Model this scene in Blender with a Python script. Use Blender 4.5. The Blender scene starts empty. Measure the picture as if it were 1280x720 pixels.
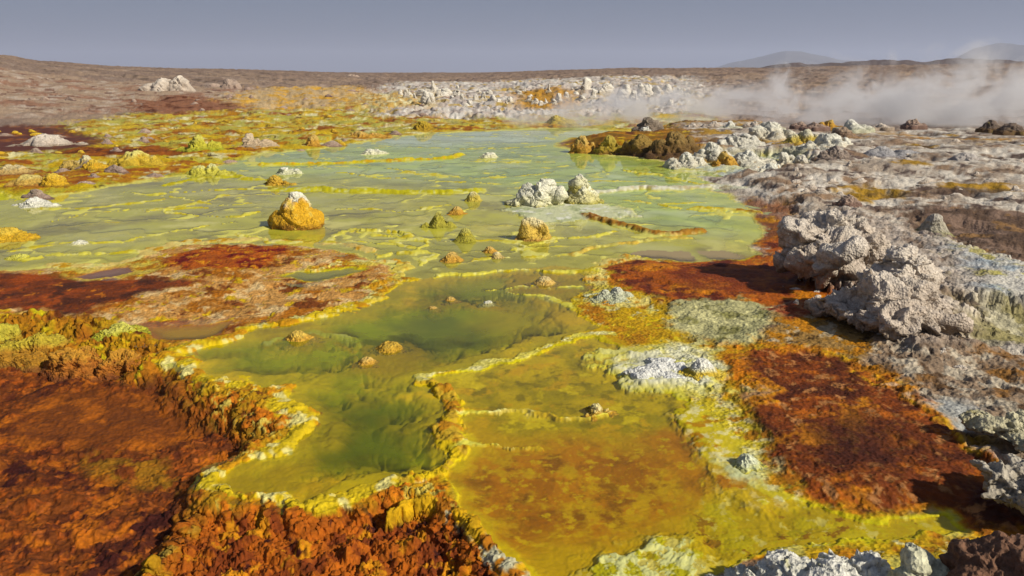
import bpy, math, random
import numpy as np
from mathutils import Vector

R = math.radians
rng = np.random.default_rng(7)
random.seed(7)
sc = bpy.context.scene
col = sc.collection

# ------------------------------------------------------------------ camera
W, H = 1280.0, 720.0
F = 985.0
CAMZ = 2.4
HORIZON = 89.0
PITCH = math.atan((360 - HORIZON) / F)
cP, sP = math.cos(PITCH), math.sin(PITCH)

cam_data = bpy.data.cameras.new('camera')
cam = bpy.data.objects.new('camera', cam_data)
col.objects.link(cam)
cam.location = (0, 0, CAMZ)
cam.rotation_euler = (math.pi / 2 - PITCH, 0, 0)
cam_data.sensor_width = 36.0
cam_data.lens = 36.0 * F / W
cam_data.clip_start = 0.05
cam_data.clip_end = 30000
sc.camera = cam


def ray(px, py):
    dx, dy = (px - 640) / F, (360 - py) / F
    return np.array([dx, cP + dy * sP, -sP + dy * cP])


def at(px, py, z=0.0):
    """surveyed point: where the line of sight meets the plane of height z"""
    d = ray(px, max(py, 91.5))
    t = (z - CAMZ) / d[2]
    return np.array([d[0] * t, d[1] * t, z])


def onray(px, py, dist):
    d = ray(px, py)
    d = d / math.hypot(d[0], d[1])
    return np.array([d[0] * dist, d[1] * dist, CAMZ + d[2] * dist])


def lp(pts, z=0.0):
    out = []
    for p in pts:
        q = at(p[0], p[1], z)
        out.append((math.atan2(q[0], q[1]), math.log(math.hypot(q[0], q[1]))))
    return np.array(out)


def C(h, k=0.78):
    v = np.array([int(h[i:i + 2], 16) / 255.0 for i in (0, 2, 4)])
    return (np.where(v <= 0.04045, v / 12.92, ((v + 0.055) / 1.055) ** 2.4) * k).astype(np.float32)


# ------------------------------------------------------------------ noise
PERM = rng.permutation(256).astype(np.int32)
PERM = np.concatenate([PERM, PERM, PERM])
G3 = rng.normal(size=(256, 3)).astype(np.float32)
G3 /= np.linalg.norm(G3, axis=1)[:, None]
_a = rng.uniform(0, 2 * math.pi, 256)
G2 = np.stack([np.cos(_a), np.sin(_a)], 1).astype(np.float32)


def p2(x, y, seed=0):
    x = np.asarray(x, np.float32) + np.float32(seed * 17.31)
    y = np.asarray(y, np.float32) + np.float32(seed * 9.77)
    xf, yf = np.floor(x), np.floor(y)
    xi, yi = xf.astype(np.int32) & 255, yf.astype(np.int32) & 255
    x, y = x - xf, y - yf
    u, v = x * x * x * (x * (x * 6 - 15) + 10), y * y * y * (y * (y * 6 - 15) + 10)

    def g(i, j, a, b):
        h = PERM[PERM[(xi + i) & 255] + ((yi + j) & 255)]
        return G2[h, 0] * a + G2[h, 1] * b
    n0 = g(0, 0, x, y); n1 = g(1, 0, x - 1, y)
    n2 = g(0, 1, x, y - 1); n3 = g(1, 1, x - 1, y - 1)
    a = n0 + u * (n1 - n0)
    return (a + v * (n2 + u * (n3 - n2) - a)) * np.float32(1.5)


def p3(p, scale=1.0, seed=0):
    q = p.astype(np.float32) * np.float32(1.0 / scale) + np.float32(seed * 13.37)
    f = np.floor(q)
    i = f.astype(np.int32) & 255
    q = q - f
    w = q * q * q * (q * (q * 6 - 15) + 10)
    xi, yi, zi = i[:, 0], i[:, 1], i[:, 2]
    x, y, z = q[:, 0], q[:, 1], q[:, 2]

    def g(a, b, c):
        h = PERM[PERM[PERM[(xi + a) & 255] + ((yi + b) & 255)] + ((zi + c) & 255)]
        G = G3[h]
        return G[:, 0] * (x - a) + G[:, 1] * (y - b) + G[:, 2] * (z - c)
    u, v, t = w[:, 0], w[:, 1], w[:, 2]
    a0 = g(0, 0, 0); a0 = a0 + u * (g(1, 0, 0) - a0)
    a1 = g(0, 1, 0); a1 = a1 + u * (g(1, 1, 0) - a1)
    b0 = g(0, 0, 1); b0 = b0 + u * (g(1, 0, 1) - b0)
    b1 = g(0, 1, 1); b1 = b1 + u * (g(1, 1, 1) - b1)
    a = a0 + v * (a1 - a0)
    b = b0 + v * (b1 - b0)
    return (a + t * (b - a)) * np.float32(1.6)


def ss(a, b, x):
    t = np.clip((x - a) / (b - a), 0, 1)
    return t * t * (3 - 2 * t)


def lerp(a, b, t):
    return a + (b - a) * t


# ------------------------------------------------------------------ materials
def nodes(name):
    m = bpy.data.materials.new(name)
    m.use_nodes = True
    nt = m.node_tree
    nt.nodes.clear()
    return m, nt, nt.nodes.new, nt.links.new


def crust_material(name, scale, bump, rough, spec=0.3, var=0.25):
    """mineral crust: the mineral's colour from the mesh, grain and pitting from noise"""
    m, nt, N, L = nodes(name)
    out = N('ShaderNodeOutputMaterial')
    b = N('ShaderNodeBsdfPrincipled')
    L(b.outputs[0], out.inputs[0])
    a = N('ShaderNodeAttribute'); a.attribute_name = 'Col'
    w = N('ShaderNodeAttribute'); w.attribute_name = 'Wet'
    g = N('ShaderNodeNewGeometry')
    n = N('ShaderNodeTexNoise')
    n.inputs['Scale'].default_value = scale
    n.inputs['Detail'].default_value = 6
    n.inputs['Roughness'].default_value = 0.65
    L(g.outputs['Position'], n.inputs['Vector'])
    mr = N('ShaderNodeMapRange')
    mr.inputs[1].default_value = 0.3; mr.inputs[2].default_value = 0.7
    mr.inputs[3].default_value = 1 - var; mr.inputs[4].default_value = 1 + var
    sb = N('ShaderNodeAttribute'); sb.attribute_name = 'Bed'      # soft mineral mud under water has no grit
    nb = N('ShaderNodeMix'); nb.data_type = 'FLOAT'
    L(sb.outputs['Fac'], nb.inputs[0]); L(n.outputs['Fac'], nb.inputs[2]); nb.inputs[3].default_value = 0.5
    L(nb.outputs[0], mr.inputs[0])
    mul = N('ShaderNodeMix'); mul.data_type = 'RGBA'; mul.blend_type = 'MULTIPLY'
    mul.inputs[0].default_value = 1.0
    L(a.outputs['Color'], mul.inputs[6])
    L(mr.outputs[0], mul.inputs[7])
    L(mul.outputs[2], b.inputs['Base Color'])
    v = N('ShaderNodeTexVoronoi'); v.inputs['Scale'].default_value = scale * 1.7
    L(g.outputs['Position'], v.inputs['Vector'])
    ad = N('ShaderNodeMath'); ad.operation = 'ADD'
    L(n.outputs['Fac'], ad.inputs[0]); L(v.outputs['Distance'], ad.inputs[1])
    bp = N('ShaderNodeBump')
    bs = N('ShaderNodeMapRange'); bs.inputs[3].default_value = bump; bs.inputs[4].default_value = bump * 0.1
    L(sb.outputs['Fac'], bs.inputs[0]); L(bs.outputs[0], bp.inputs['Strength'])
    bp.inputs['Distance'].default_value = 0.02
    L(ad.outputs[0], bp.inputs['Height'])
    L(bp.outputs[0], b.inputs['Normal'])
    rr = N('ShaderNodeMapRange')
    rr.inputs[3].default_value = rough; rr.inputs[4].default_value = 0.22
    L(w.outputs['Fac'], rr.inputs[0])
    L(rr.outputs[0], b.inputs['Roughness'])
    b.inputs['Specular IOR Level'].default_value = spec
    return m


M_GROUND = crust_material('mineral_ground', 18, 0.6, 0.88, 0.15, 0.38)
M_ROCK = crust_material('mineral_rock', 26, 0.75, 0.88, 0.3, 0.38)
M_FAR = crust_material('weathered_rock', 2.0, 0.3, 0.95, 0.1)


def water_material():
    m, nt, N, L = nodes('mineral_water')
    out = N('ShaderNodeOutputMaterial')
    a = N('ShaderNodeAttribute'); a.attribute_name = 'Col'
    al = N('ShaderNodeAttribute'); al.attribute_name = 'Murk'
    g = N('ShaderNodeNewGeometry')
    n = N('ShaderNodeTexNoise'); n.inputs['Scale'].default_value = 2.2; n.inputs['Detail'].default_value = 3
    L(g.outputs['Position'], n.inputs['Vector'])
    bp = N('ShaderNodeBump'); bp.inputs['Strength'].default_value = 0.03; bp.inputs['Distance'].default_value = 0.05
    L(n.outputs['Fac'], bp.inputs['Height'])
    df = N('ShaderNodeBsdfDiffuse'); L(a.outputs['Color'], df.inputs['Color'])
    tr = N('ShaderNodeBsdfTransparent')
    tint = N('ShaderNodeMix'); tint.data_type = 'RGBA'
    tint.inputs[0].default_value = 0.35
    tint.inputs[6].default_value = (1, 1, 1, 1)
    sat = N('ShaderNodeMix'); sat.data_type = 'RGBA'; sat.blend_type = 'MULTIPLY'; sat.inputs[0].default_value = 1
    L(a.outputs['Color'], sat.inputs[6]); sat.inputs[7].default_value = (2.4, 2.4, 2.4, 1)
    L(sat.outputs[2], tint.inputs[7])
    L(tint.outputs[2], tr.inputs['Color'])
    mx = N('ShaderNodeMixShader')
    L(al.outputs['Fac'], mx.inputs[0]); L(tr.outputs[0], mx.inputs[1]); L(df.outputs[0], mx.inputs[2])
    gl = N('ShaderNodeBsdfGlossy'); gl.inputs['Roughness'].default_value = 0.04
    L(bp.outputs[0], gl.inputs['Normal'])
    lw = N('ShaderNodeLayerWeight'); lw.inputs['Blend'].default_value = 0.5
    L(bp.outputs[0], lw.inputs['Normal'])
    pw = N('ShaderNodeMath'); pw.operation = 'POWER'; pw.inputs[1].default_value = 5
    L(lw.outputs['Facing'], pw.inputs[0])
    fr = N('ShaderNodeMath'); fr.operation = 'MULTIPLY_ADD'; fr.inputs[1].default_value = 0.8; fr.inputs[2].default_value = 0.02
    L(pw.outputs[0], fr.inputs[0])
    m2 = N('ShaderNodeMixShader')
    L(fr.outputs[0], m2.inputs[0]); L(mx.outputs[0], m2.inputs[1]); L(gl.outputs[0], m2.inputs[2])
    L(m2.outputs[0], out.inputs[0])
    return m


M_WATER = water_material()


def tag(o, label=None, cat=None, group=None, kind=None):
    if label: o['label'] = label
    if cat: o['category'] = cat
    if group: o['group'] = group
    if kind: o['kind'] = kind
    return o


def mesh_obj(name, V, Fc, mat, attrs=None, smooth=True):
    me = bpy.data.meshes.new(name)
    V = np.ascontiguousarray(V, np.float32)
    Fc = np.ascontiguousarray(Fc, np.int32)
    k = Fc.shape[1]
    me.vertices.add(len(V)); me.vertices.foreach_set('co', V.ravel())
    me.loops.add(Fc.size); me.loops.foreach_set('vertex_index', Fc.ravel())
    me.polygons.add(len(Fc))
    me.polygons.foreach_set('loop_start', np.arange(0, Fc.size, k, dtype=np.int32))
    me.polygons.foreach_set('use_smooth', np.full(len(Fc), smooth))
    for an, d in (attrs or {}).items():
        if d.ndim == 2:
            at_ = me.attributes.new(an, 'FLOAT_COLOR', 'POINT')
            at_.data.foreach_set('color', np.concatenate([d, np.ones((len(d), 1))], 1).astype(np.float32).ravel())
        else:
            at_ = me.attributes.new(an, 'FLOAT', 'POINT')
            at_.data.foreach_set('value', d.astype(np.float32))
    me.update(calc_edges=True)
    me.validate()
    me.materials.append(mat)
    o = bpy.data.objects.new(name, me)
    col.objects.link(o)
    return o


# ------------------------------------------------------------------ ground grid: dense where one stands, thinning with distance
TH_IN = 36.5
ths = list(np.arange(-TH_IN, TH_IN + 1e-6, 0.062))
e = []
t, d = TH_IN, 0.08
while t < 78:
    t += d; d *= 1.09; e.append(t)
ths = np.radians(np.array([-v for v in e[::-1]] + ths + e))
rs = [0.9]
while rs[-1] < 6000:
    r = rs[-1]
    if r < 2.9: dr = 0.05
    else: dr = min(max(r * r / (CAMZ * F) * 1.0, 0.0035), r * 0.0085)
    if r > 170: dr = r * 0.03
    rs.append(r + dr)
rs = np.array(rs)
NT, NR = len(ths), len(rs)
TH, LR = np.meshgrid(ths, np.log(rs), indexing='xy')
TH = TH.ravel().astype(np.float32); LR = LR.ravel().astype(np.float32)
RR = np.exp(LR)
X, Y = RR * np.sin(TH), RR * np.cos(TH)
NV = NT * NR
print('ground verts', NV, NT, NR)

# irregular outlines: every zone border wanders by these
w1 = p2(TH * 14, LR * 14, 1) + 0.5 * p2(TH * 34, LR * 34, 2) + 0.3 * p2(TH * 80, LR * 80, 3)
w2 = p2(TH * 14, LR * 14, 4) + 0.5 * p2(TH * 34, LR * 34, 5) + 0.3 * p2(TH * 80, LR * 80, 6)
w3 = p2(TH * 190, LR * 190, 7); w4 = p2(TH * 190, LR * 190, 8)
WA = 0.009
WT = TH + WA * (w1 + 0.16 * w3)
WL = LR + WA * 1.6 * (w2 + 0.16 * w4)


def sub(P, mg):
    lo, hi = P.min(0) - mg, P.max(0) + mg
    return np.nonzero((WT > lo[0]) & (WT < hi[0]) & (WL > lo[1]) & (WL < hi[1]))[0]


def segdist(x, y, A, B):
    ax, ay = A; bx, by = B
    dx, dy = bx - ax, by - ay
    t = np.clip(((x - ax) * dx + (y - ay) * dy) / (dx * dx + dy * dy + 1e-12), 0, 1)
    return (x - ax - t * dx) ** 2 + (y - ay - t * dy) ** 2, t


def sdpoly(pts, z=0.0, mg=0.12):
    """signed distance (positive inside), as a share of the distance from the viewpoint"""
    P = lp(pts, z)
    idx = sub(P, mg)
    x, y = WT[idx], WL[idx]
    d2 = np.full(len(idx), 1e9, np.float32)
    ins = np.zeros(len(idx), bool)
    n = len(P)
    for i in range(n):
        A, B = P[i], P[(i + 1) % n]
        dd, _ = segdist(x, y, A, B)
        d2 = np.minimum(d2, dd)
        if A[1] != B[1]:
            c = ((A[1] > y) != (B[1] > y)) & (x < (B[0] - A[0]) * (y - A[1]) / (B[1] - A[1]) + A[0])
            ins ^= c
    d = np.sqrt(d2)
    return idx, np.where(ins, d, -d)


def sdline(pts, z=0.0, mg=0.1):
    P = lp(pts, z)
    idx = sub(P, mg)
    x, y = WT[idx], WL[idx]
    d2 = np.full(len(idx), 1e9, np.float32)
    for i in range(len(P) - 1):
        dd, _ = segdist(x, y, P[i], P[i + 1])
        d2 = np.minimum(d2, dd)
    return idx, np.sqrt(d2)


GZ = np.zeros(NV, np.float32)          # height
GC = np.zeros((NV, 3), np.float32)     # mineral colour
GA = np.full(NV, 0.02, np.float32)     # crust roughness (m)
GW = np.zeros(NV, np.float32)          # wetness
GB = np.zeros(NV, np.float32)          # billowy (cauliflower) crust share
WSD = np.full(NV, -1, np.float32)      # how far inside water
XS, YS = X.copy(), Y.copy()


class nz:
    """fractal noise over the ground, wavelength in metres (index it with the vertices wanted)"""
    def __init__(self, scale, seed, octv=3, stretch=1.0):
        self.a = (scale, seed, octv, stretch)

    def __getitem__(self, ix):
        scale, seed, octv, stretch = self.a
        x, y = XS[ix], YS[ix]
        v = 0
        a, s, tot = 1.0, 1.0 / scale, 0
        for i in range(octv):
            v = v + a * p2(x * s / stretch, y * s, seed + i * 3)
            tot += a; a *= 0.62; s *= 2.1
        return v / tot * 1.5


ALL = slice(None)


def paint(pts, c=None, z=None, zref=0.0, amp=None, wet=None, bil=None, soft=0.006, mix=(), op=1.0, nedge=0.006, grow=0.0):
    """one surveyed patch of ground: colour, height, crust; mix = other minerals in it (colour, scale, threshold, softness, seed)"""
    idx, sd = sdpoly(pts, zref)
    sd = sd + grow
    if nedge:
        sd = sd + nedge * nz(0.5, 31)[idx] + min(nedge, 0.012) * 1.6 * nz(0.16, 34, 4)[idx]
    m = ss(-soft, soft, sd) * op
    if c is not None:
        cc = np.repeat(c[None], len(idx), 0)
        for (c2, s, th, sf, seed) in mix:
            t = ss(th - sf, th + sf, nz(s, seed, 5)[idx])
            cc = lerp(cc, c2[None], t[:, None])
        GC[idx] = lerp(GC[idx], cc, m[:, None])
    if z is not None: GZ[idx] = lerp(GZ[idx], z, m)
    if amp is not None: GA[idx] = lerp(GA[idx], amp, m)
    if wet is not None: GW[idx] = lerp(GW[idx], wet, m)
    if bil is not None: GB[idx] = lerp(GB[idx], bil, m)
    return idx, sd


def lay():
    global GZ, GC, GA, GW, GB, WSD, WC, WM, WID, RIMID, RIMS
    GZ = np.zeros(NV, np.float32); GC = np.zeros((NV, 3), np.float32); GA = np.full(NV, 0.02, np.float32)
    GW = np.zeros(NV, np.float32); GB = np.zeros(NV, np.float32); WSD = np.full(NV, -1, np.float32)
    # ---- lie of the land
    PXT = 640 + F * np.tan(np.clip(TH, -1.3, 1.3)) / math.cos(PITCH) * 0.985
    skyl = np.interp(PXT, [-900, -200, 0, 60, 140, 200, 320, 400, 460, 600, 680, 760, 880, 960, 1060, 1280, 1800],
                     [70, 70, 74, 80, 84, 86, 88, 90.5, 91.5, 91.5, 89, 86.5, 86, 86, 84, 82, 82])
    top = CAMZ + 150 * (HORIZON - skyl) / F
    far = np.zeros(NV, np.float32)
    rise = ss(math.log(34), math.log(150), LR) ** 1.25
    leftw = ss(0.0, -0.35, TH)
    rise = lerp(rise, ss(math.log(33), math.log(150), LR), leftw)
    GZ[:] = 0.06 + rise * (top - 0.06)
    GZ -= ss(170, 900, RR) * 6
    # swells and hummocks, growing away from the pools
    und = ss(20, 60, RR)
    GZ += und * (0.16 * nz(7, 50)[ALL] + 0.10 * nz(2.6, 53)[ALL]) * lerp(1, 0.6, ss(100, 200, RR))
    # right hand plateau, dropping behind its edge into the steaming hollow
    pl = ss(0.20, 0.36, TH)
    GZ += pl * (0.30 * ss(10, 25, RR) * (1 - ss(28, 34, RR)) - 0.25 * ss(30, 36, RR) * (1 - ss(50, 80, RR)))
    GZ += pl * (1 - ss(28, 34, RR)) * ss(5, 9, RR) * 0.07 * nz(1.6, 56)[ALL]

    # ---- base minerals
    brown, tan, dark, pale = C('8a7668'), C('a48d76'), C('4f4238'), C('b5a493')
    cc = np.repeat(brown[None], NV, 0)
    cc = lerp(cc, tan[None], ss(-0.2, 0.4, nz(6, 60)[ALL])[:, None] * 0.8)
    cc = lerp(cc, pale[None], (ss(0.25, 0.6, nz(2.2, 63, 4, 2.5)[ALL]) * 0.5)[:, None])
    cc = lerp(cc, dark[None], (ss(0.22, 0.5, nz(1.5, 66, 4, 3.0)[ALL]) * 0.85)[:, None])
    cc = lerp(cc, C('806a5a')[None], (ss(50, 130, RR) * 0.5)[:, None])
    GC[:] = cc
    GA[:] = 0.035 + 0.2 * ss(18, 70, RR)

    # ---- far shore
    Y1, Y2, OC, RU, RD, LI, WH, CR = C('c4a534'), C('b99a25'), C('a8761c'), C('8f5420'), C('5c301a'), C('aea650'), C('cfc9be'), C('d6cf9e')
    paint([(-300, 176), (0, 172), (60, 164), (150, 154), (300, 139), (450, 138), (640, 136), (860, 134), (900, 150), (850, 165), (700, 175), (560, 180),
           (430, 195), (300, 215), (200, 230), (100, 250), (0, 262), (-300, 280)], LI, None, amp=0.13, soft=0.02, nedge=0.02,
          mix=[(Y1, 2.5, 0.0, 0.25, 70), (OC, 1.6, 0.2, 0.15, 73), (CR, 1.2, 0.3, 0.15, 76), (RU, 2.0, 0.33, 0.1, 79), (C('4d3a1e'), 0.8, 0.48, 0.1, 82)])
    paint([(-300, 130), (60, 128), (320, 130), (520, 124), (520, 132), (330, 140), (160, 150), (0, 158), (-300, 160)], tan, amp=0.08, soft=0.03,
          mix=[(C('94705a'), 3, 0.1, 0.2, 85), (pale, 1.5, 0.25, 0.2, 88), (C('6b4a3c'), 1.2, 0.4, 0.1, 91)], nedge=0.02)
    paint([(160, 141), (220, 137), (335, 138), (350, 144), (240, 149), (170, 150)], C('8f6248'), amp=0.09, soft=0.015, mix=[(RD, 1.2, 0.2, 0.2, 94)], nedge=0.02)
    paint([(270, 131), (330, 122), (440, 118), (480, 123), (420, 133), (330, 138)], C('bba27a'), zref=0.4, amp=0.2, soft=0.02, mix=[(C('c79a3e'), 1.5, 0.1, 0.2, 97)], nedge=0.02)
    paint([(-200, 166), (0, 166), (70, 163), (135, 176), (110, 187), (0, 194), (-200, 200)], RD, None, amp=0.02, wet=0.5, soft=0.015, mix=[(RU, 1.2, 0.3, 0.1, 20)], nedge=0.01)
    paint([(60, 193), (120, 188), (230, 187), (250, 194), (180, 198), (90, 199)], RU, None, soft=0.012, mix=[(RD, 1.0, 0.1, 0.2, 23)], nedge=0.01)
    paint([(-200, 215), (0, 215), (60, 220), (150, 214), (240, 207), (235, 214), (130, 228), (60, 240), (0, 248), (-200, 262)], OC, 0.06, amp=0.04, soft=0.01,
          mix=[(RU, 0.8, 0.0, 0.2, 26), (Y1, 0.6, 0.25, 0.1, 29), (CR, 0.5, 0.45, 0.1, 32)])
    paint([(470, 120), (500, 113), (860, 112), (900, 122), (860, 136), (640, 138), (470, 137)], C('bdb0a5'), zref=0.5, amp=0.34, soft=0.02,
          mix=[(WH, 1.5, 0.05, 0.2, 35), (C('b89a4c'), 2.2, 0.3, 0.15, 38), (C('75655a'), 1.0, 0.42, 0.1, 41)], nedge=0.02)
    paint([(440, 124), (500, 121), (545, 124), (540, 133), (440, 134)], C('c0973f'), zref=0.4, soft=0.02, op=0.8, mix=[(CR, 0.8, 0.1, 0.2, 44)])
    paint([(640, 119), (700, 116), (722, 120), (715, 130), (650, 130)], C('b98a35'), zref=0.6, soft=0.02, mix=[(C('6d4c22'), 0.8, 0.3, 0.1, 47)])
    paint([(700, 170), (735, 168), (790, 167), (850, 160), (960, 158), (960, 185), (890, 205), (820, 198), (760, 193), (705, 186)], C('7a5a25'), 0.34, amp=0.05, soft=0.02,
          mix=[(OC, 1.0, 0.0, 0.2, 101), (Y1, 0.8, 0.35, 0.1, 104), (RD, 0.8, 0.3, 0.15, 107)])

    # crust between and around the pools
    paint([(-400, 330), (0, 325), (200, 310), (480, 315), (760, 305), (960, 320), (1000, 350), (900, 380), (960, 440), (930, 480), (960, 580), (1090, 640), (1200, 640), (1320, 690), (1500, 900), (-500, 1000)], C('b8983c'), 0.03, amp=0.035, soft=0.02,
          mix=[(C('c4b868'), 0.4, 0.1, 0.2, 520), (C('a8742a'), 0.35, 0.2, 0.2, 523), (C('d0c896'), 0.2, 0.35, 0.12, 526)])
    # ---- right hand flats
    GR, GR2 = C('a99c8d'), C('d0c8bb')
    paint([(845, 158), (1000, 154), (1290, 152), (1700, 150), (2600, 420), (1600, 640), (1290, 600), (1180, 520), (1100, 470), (1000, 440), (960, 400), (985, 345), (950, 310), (940, 285), (900, 250),
           (830, 225), (860, 200), (900, 190)], GR, zref=0.2, amp=0.11, soft=0.02, nedge=0.012,
          mix=[(GR2, 1.6, -0.02, 0.2, 110), (C('8a7460'), 1.2, 0.2, 0.2, 113), (C('5f5049'), 0.7, 0.34, 0.12, 116), (C('a3823f'), 2.6, 0.45, 0.1, 119)])
    idx = np.nonzero((TH > 0.12) & (RR > 4) & (RR < 40))[0]
    st = (ss(0.25, 0.5, nz(0.9, 122, 4, 3.5)[idx]) * ss(0.14, 0.3, TH[idx]))
    GC[idx] = lerp(GC[idx], C('4a3b33')[None], (st * 0.8)[:, None])
    GZ[idx] -= st * 0.03
    paint([(1130, 262), (1180, 254), (1290, 262), (1500, 270), (1500, 350), (1290, 318), (1200, 300), (1150, 280)], C('5a493d'), zref=0.2, amp=0.08, soft=0.01, nedge=0.02,
          mix=[(C('7d695c'), 0.6, 0.1, 0.2, 125), (C('86694a'), 0.8, 0.35, 0.1, 128)])
    paint([(1030, 152), (1100, 152), (1180, 158), (1280, 162), (1280, 180), (1160, 175), (1060, 168)], C('a98a55'), zref=0.3, soft=0.02, op=0.8,
          mix=[(C('a3762e'), 1.2, 0.1, 0.2, 131), (GR2, 1, 0.25, 0.2, 134)])
    paint([(1110, 300), (1180, 294), (1240, 318), (1290, 330), (1400, 350), (1400, 400), (1290, 375), (1190, 365), (1150, 345)], C('c4c0b6'), 0.24, zref=0.2, amp=0.05, soft=0.02,
          mix=[(C('a9a263'), 0.5, 0.22, 0.15, 137), (C('9aa3a8'), 0.7, 0.2, 0.2, 140)], nedge=0.015)
    paint([(1160, 368), (1290, 378), (1450, 400), (1450, 440), (1290, 420), (1190, 410)], C('8d8560'), zref=0.15, amp=0.05, soft=0.02, mix=[(C('b0aa90'), 0.4, 0.15, 0.15, 143), (C('4a4230'), 0.4, 0.3, 0.1, 146)])
    paint([(990, 440), (1120, 410), (1200, 420), (1290, 440), (1500, 520), (1500, 640), (1290, 560), (1180, 500), (1100, 470)], C('8a7866'), zref=0.1, amp=0.07, soft=0.02,
          mix=[(C('b3a896'), 0.25, 0.12, 0.15, 149), (C('5a4736'), 0.3, 0.25, 0.1, 152), (C('85623c'), 0.8, 0.25, 0.15, 155)], nedge=0.01)
    paint([(1150, 495), (1190, 490), (1225, 505), (1230, 525), (1200, 535), (1165, 515)], C('a9aaa5'), zref=0.1, amp=0.02, soft=0.012, op=0.9)
    # debris apron the grey crags stand on
    paint([(950, 335), (985, 290), (1060, 262), (1120, 285), (1190, 310), (1215, 360), (1215, 410), (1150, 432), (1080, 415), (1030, 395), (985, 360)], C('a69a8e'), 0.2, zref=0.12, amp=0.10, soft=0.035,
          mix=[(C('bdb2a6'), 0.4, 0.1, 0.2, 500), (C('7d6d60'), 0.3, 0.25, 0.15, 503), (C('6b5a4a'), 0.15, 0.4, 0.1, 506)], nedge=0.012)
    # orange and rust flats at the right
    paint([(945, 272), (985, 280), (985, 315), (1010, 345), (1060, 380), (1040, 392), (960, 388), (900, 385), (840, 384), (790, 372), (760, 350), (748, 338), (790, 322), (860, 328), (945, 318)],
          C('a05a17'), 0.045, amp=0.035, wet=0.25, soft=0.012, nedge=0.02, mix=[(C('b8781c'), 0.6, 0.15, 0.15, 158), (C('5e2c12'), 0.5, 0.12, 0.15, 161), (RD, 0.35, 0.35, 0.1, 164)])
    paint([(830, 345), (880, 338), (960, 342), (1000, 360), (950, 372), (860, 366)], C('73391a'), amp=0.015, soft=0.015, op=0.85, mix=[(C('9a5a20'), 0.3, 0.25, 0.15, 167)])
    paint([(945, 250), (985, 262), (990, 290), (955, 300), (900, 262)], C('7e5238'), 0.06, soft=0.012, op=0.85, mix=[(OC, 0.6, 0.2, 0.1, 170)])
    paint([(833, 402), (868, 378), (915, 380), (965, 388), (985, 410), (960, 436), (905, 434), (850, 424)], C('a8a47c'), 0.045, amp=0.05, soft=0.012, nedge=0.028,
          mix=[(C('c2bd90'), 0.25, 0.2, 0.15, 173), (C('7d7a50'), 0.3, 0.25, 0.15, 176)])
    paint([(960, 400), (1040, 380), (1110, 402), (1100, 440), (1020, 470), (950, 440)], C('93754a'), 0.07, amp=0.035, soft=0.012,
          mix=[(C('a8741f'), 0.35, 0.15, 0.15, 179), (C('b5a487'), 0.25, 0.3, 0.1, 182), (C('4f3a20'), 0.25, 0.38, 0.08, 185)])
    paint([(955, 392), (1010, 383), (1060, 392), (1050, 404), (985, 406)], C('85452f'), amp=0.02, soft=0.008, mix=[(C('a07050'), 0.12, 0.2, 0.15, 188)])
    paint([(885, 448), (945, 438), (1010, 446), (1080, 470), (1135, 505), (1195, 560), (1290, 630), (1420, 720), (1290, 680), (1180, 640), (1085, 648), (1005, 628), (975, 602), (945, 575), (912, 545), (938, 520), (968, 498), (930, 484), (895, 468)],
          C('b87a1c'), soft=0.016, grow=0.016, nedge=0.03, mix=[(C('c49a34'), 0.2, 0.2, 0.15, 530), (C('a05a1a'), 0.25, 0.3, 0.15, 533)])
    paint([(885, 448), (945, 438), (1010, 446), (1080, 470), (1135, 505), (1195, 560), (1290, 630), (1420, 720), (1290, 680), (1180, 640), (1085, 648), (1005, 628), (975, 602), (945, 575), (912, 545), (938, 520), (968, 498), (930, 484), (895, 468)],
          C('743e1c'), 0.05, amp=0.032, wet=0.1, soft=0.012, nedge=0.03, mix=[(C('a5601a'), 0.25, 0.22, 0.15, 191), (C('4e2814'), 0.5, 0.1, 0.25, 194), (C('a4744e'), 0.14, 0.3, 0.15, 197), (C('b87a20'), 0.6, 0.38, 0.15, 198)])
    paint([(1000, 545), (1060, 525), (1120, 535), (1160, 570), (1120, 600), (1060, 600), (1010, 585)], C('40200f'), amp=0.022, soft=0.05, op=0.85)
    paint([(1180, 590), (1230, 610), (1290, 640), (1420, 700), (1290, 672), (1200, 628)], C('4a2410'), soft=0.012, op=0.7, wet=0.2)
    paint([(880, 455), (930, 452), (945, 475), (925, 492), (895, 480)], C('c07a14'), soft=0.01, op=0.8)

    # ---- orange spit between the pools at the left
    paint([(-300, 350), (0, 338), (90, 335), (165, 327), (230, 304), (330, 302), (420, 308), (470, 325), (505, 335), (495, 356), (440, 382), (390, 396), (320, 408), (255, 428), (205, 445), (150, 420), (0, 408), (-300, 420)],
          C('bb905c'), 0.035, amp=0.05, soft=0.006, mix=[(C('9a6430'), 0.6, 0.1, 0.2, 200), (C('d0b486'), 0.35, 0.2, 0.15, 203), (C('c2a23c'), 0.25, 0.36, 0.1, 207), (C('744326'), 0.4, 0.34, 0.1, 206)])
    paint([(-300, 365), (0, 345), (70, 345), (130, 352), (235, 350), (255, 358), (170, 372), (100, 396), (0, 390), (-300, 410)], C('6e3a1e'), 0.035, amp=0.022, wet=0.2, soft=0.01,
          mix=[(C('8f4a22'), 0.4, 0.15, 0.15, 209), (C('4a281a'), 0.5, 0.2, 0.15, 212), (C('b5702c'), 0.25, 0.45, 0.1, 215)])
    paint([(225, 318), (280, 306), (355, 308), (370, 318), (320, 338), (230, 340), (200, 335)], C('a0581c'), amp=0.04, soft=0.008, mix=[(C('6b2414'), 0.3, 0.1, 0.15, 218), (C('c58a2e'), 0.22, 0.3, 0.1, 221)])
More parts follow.
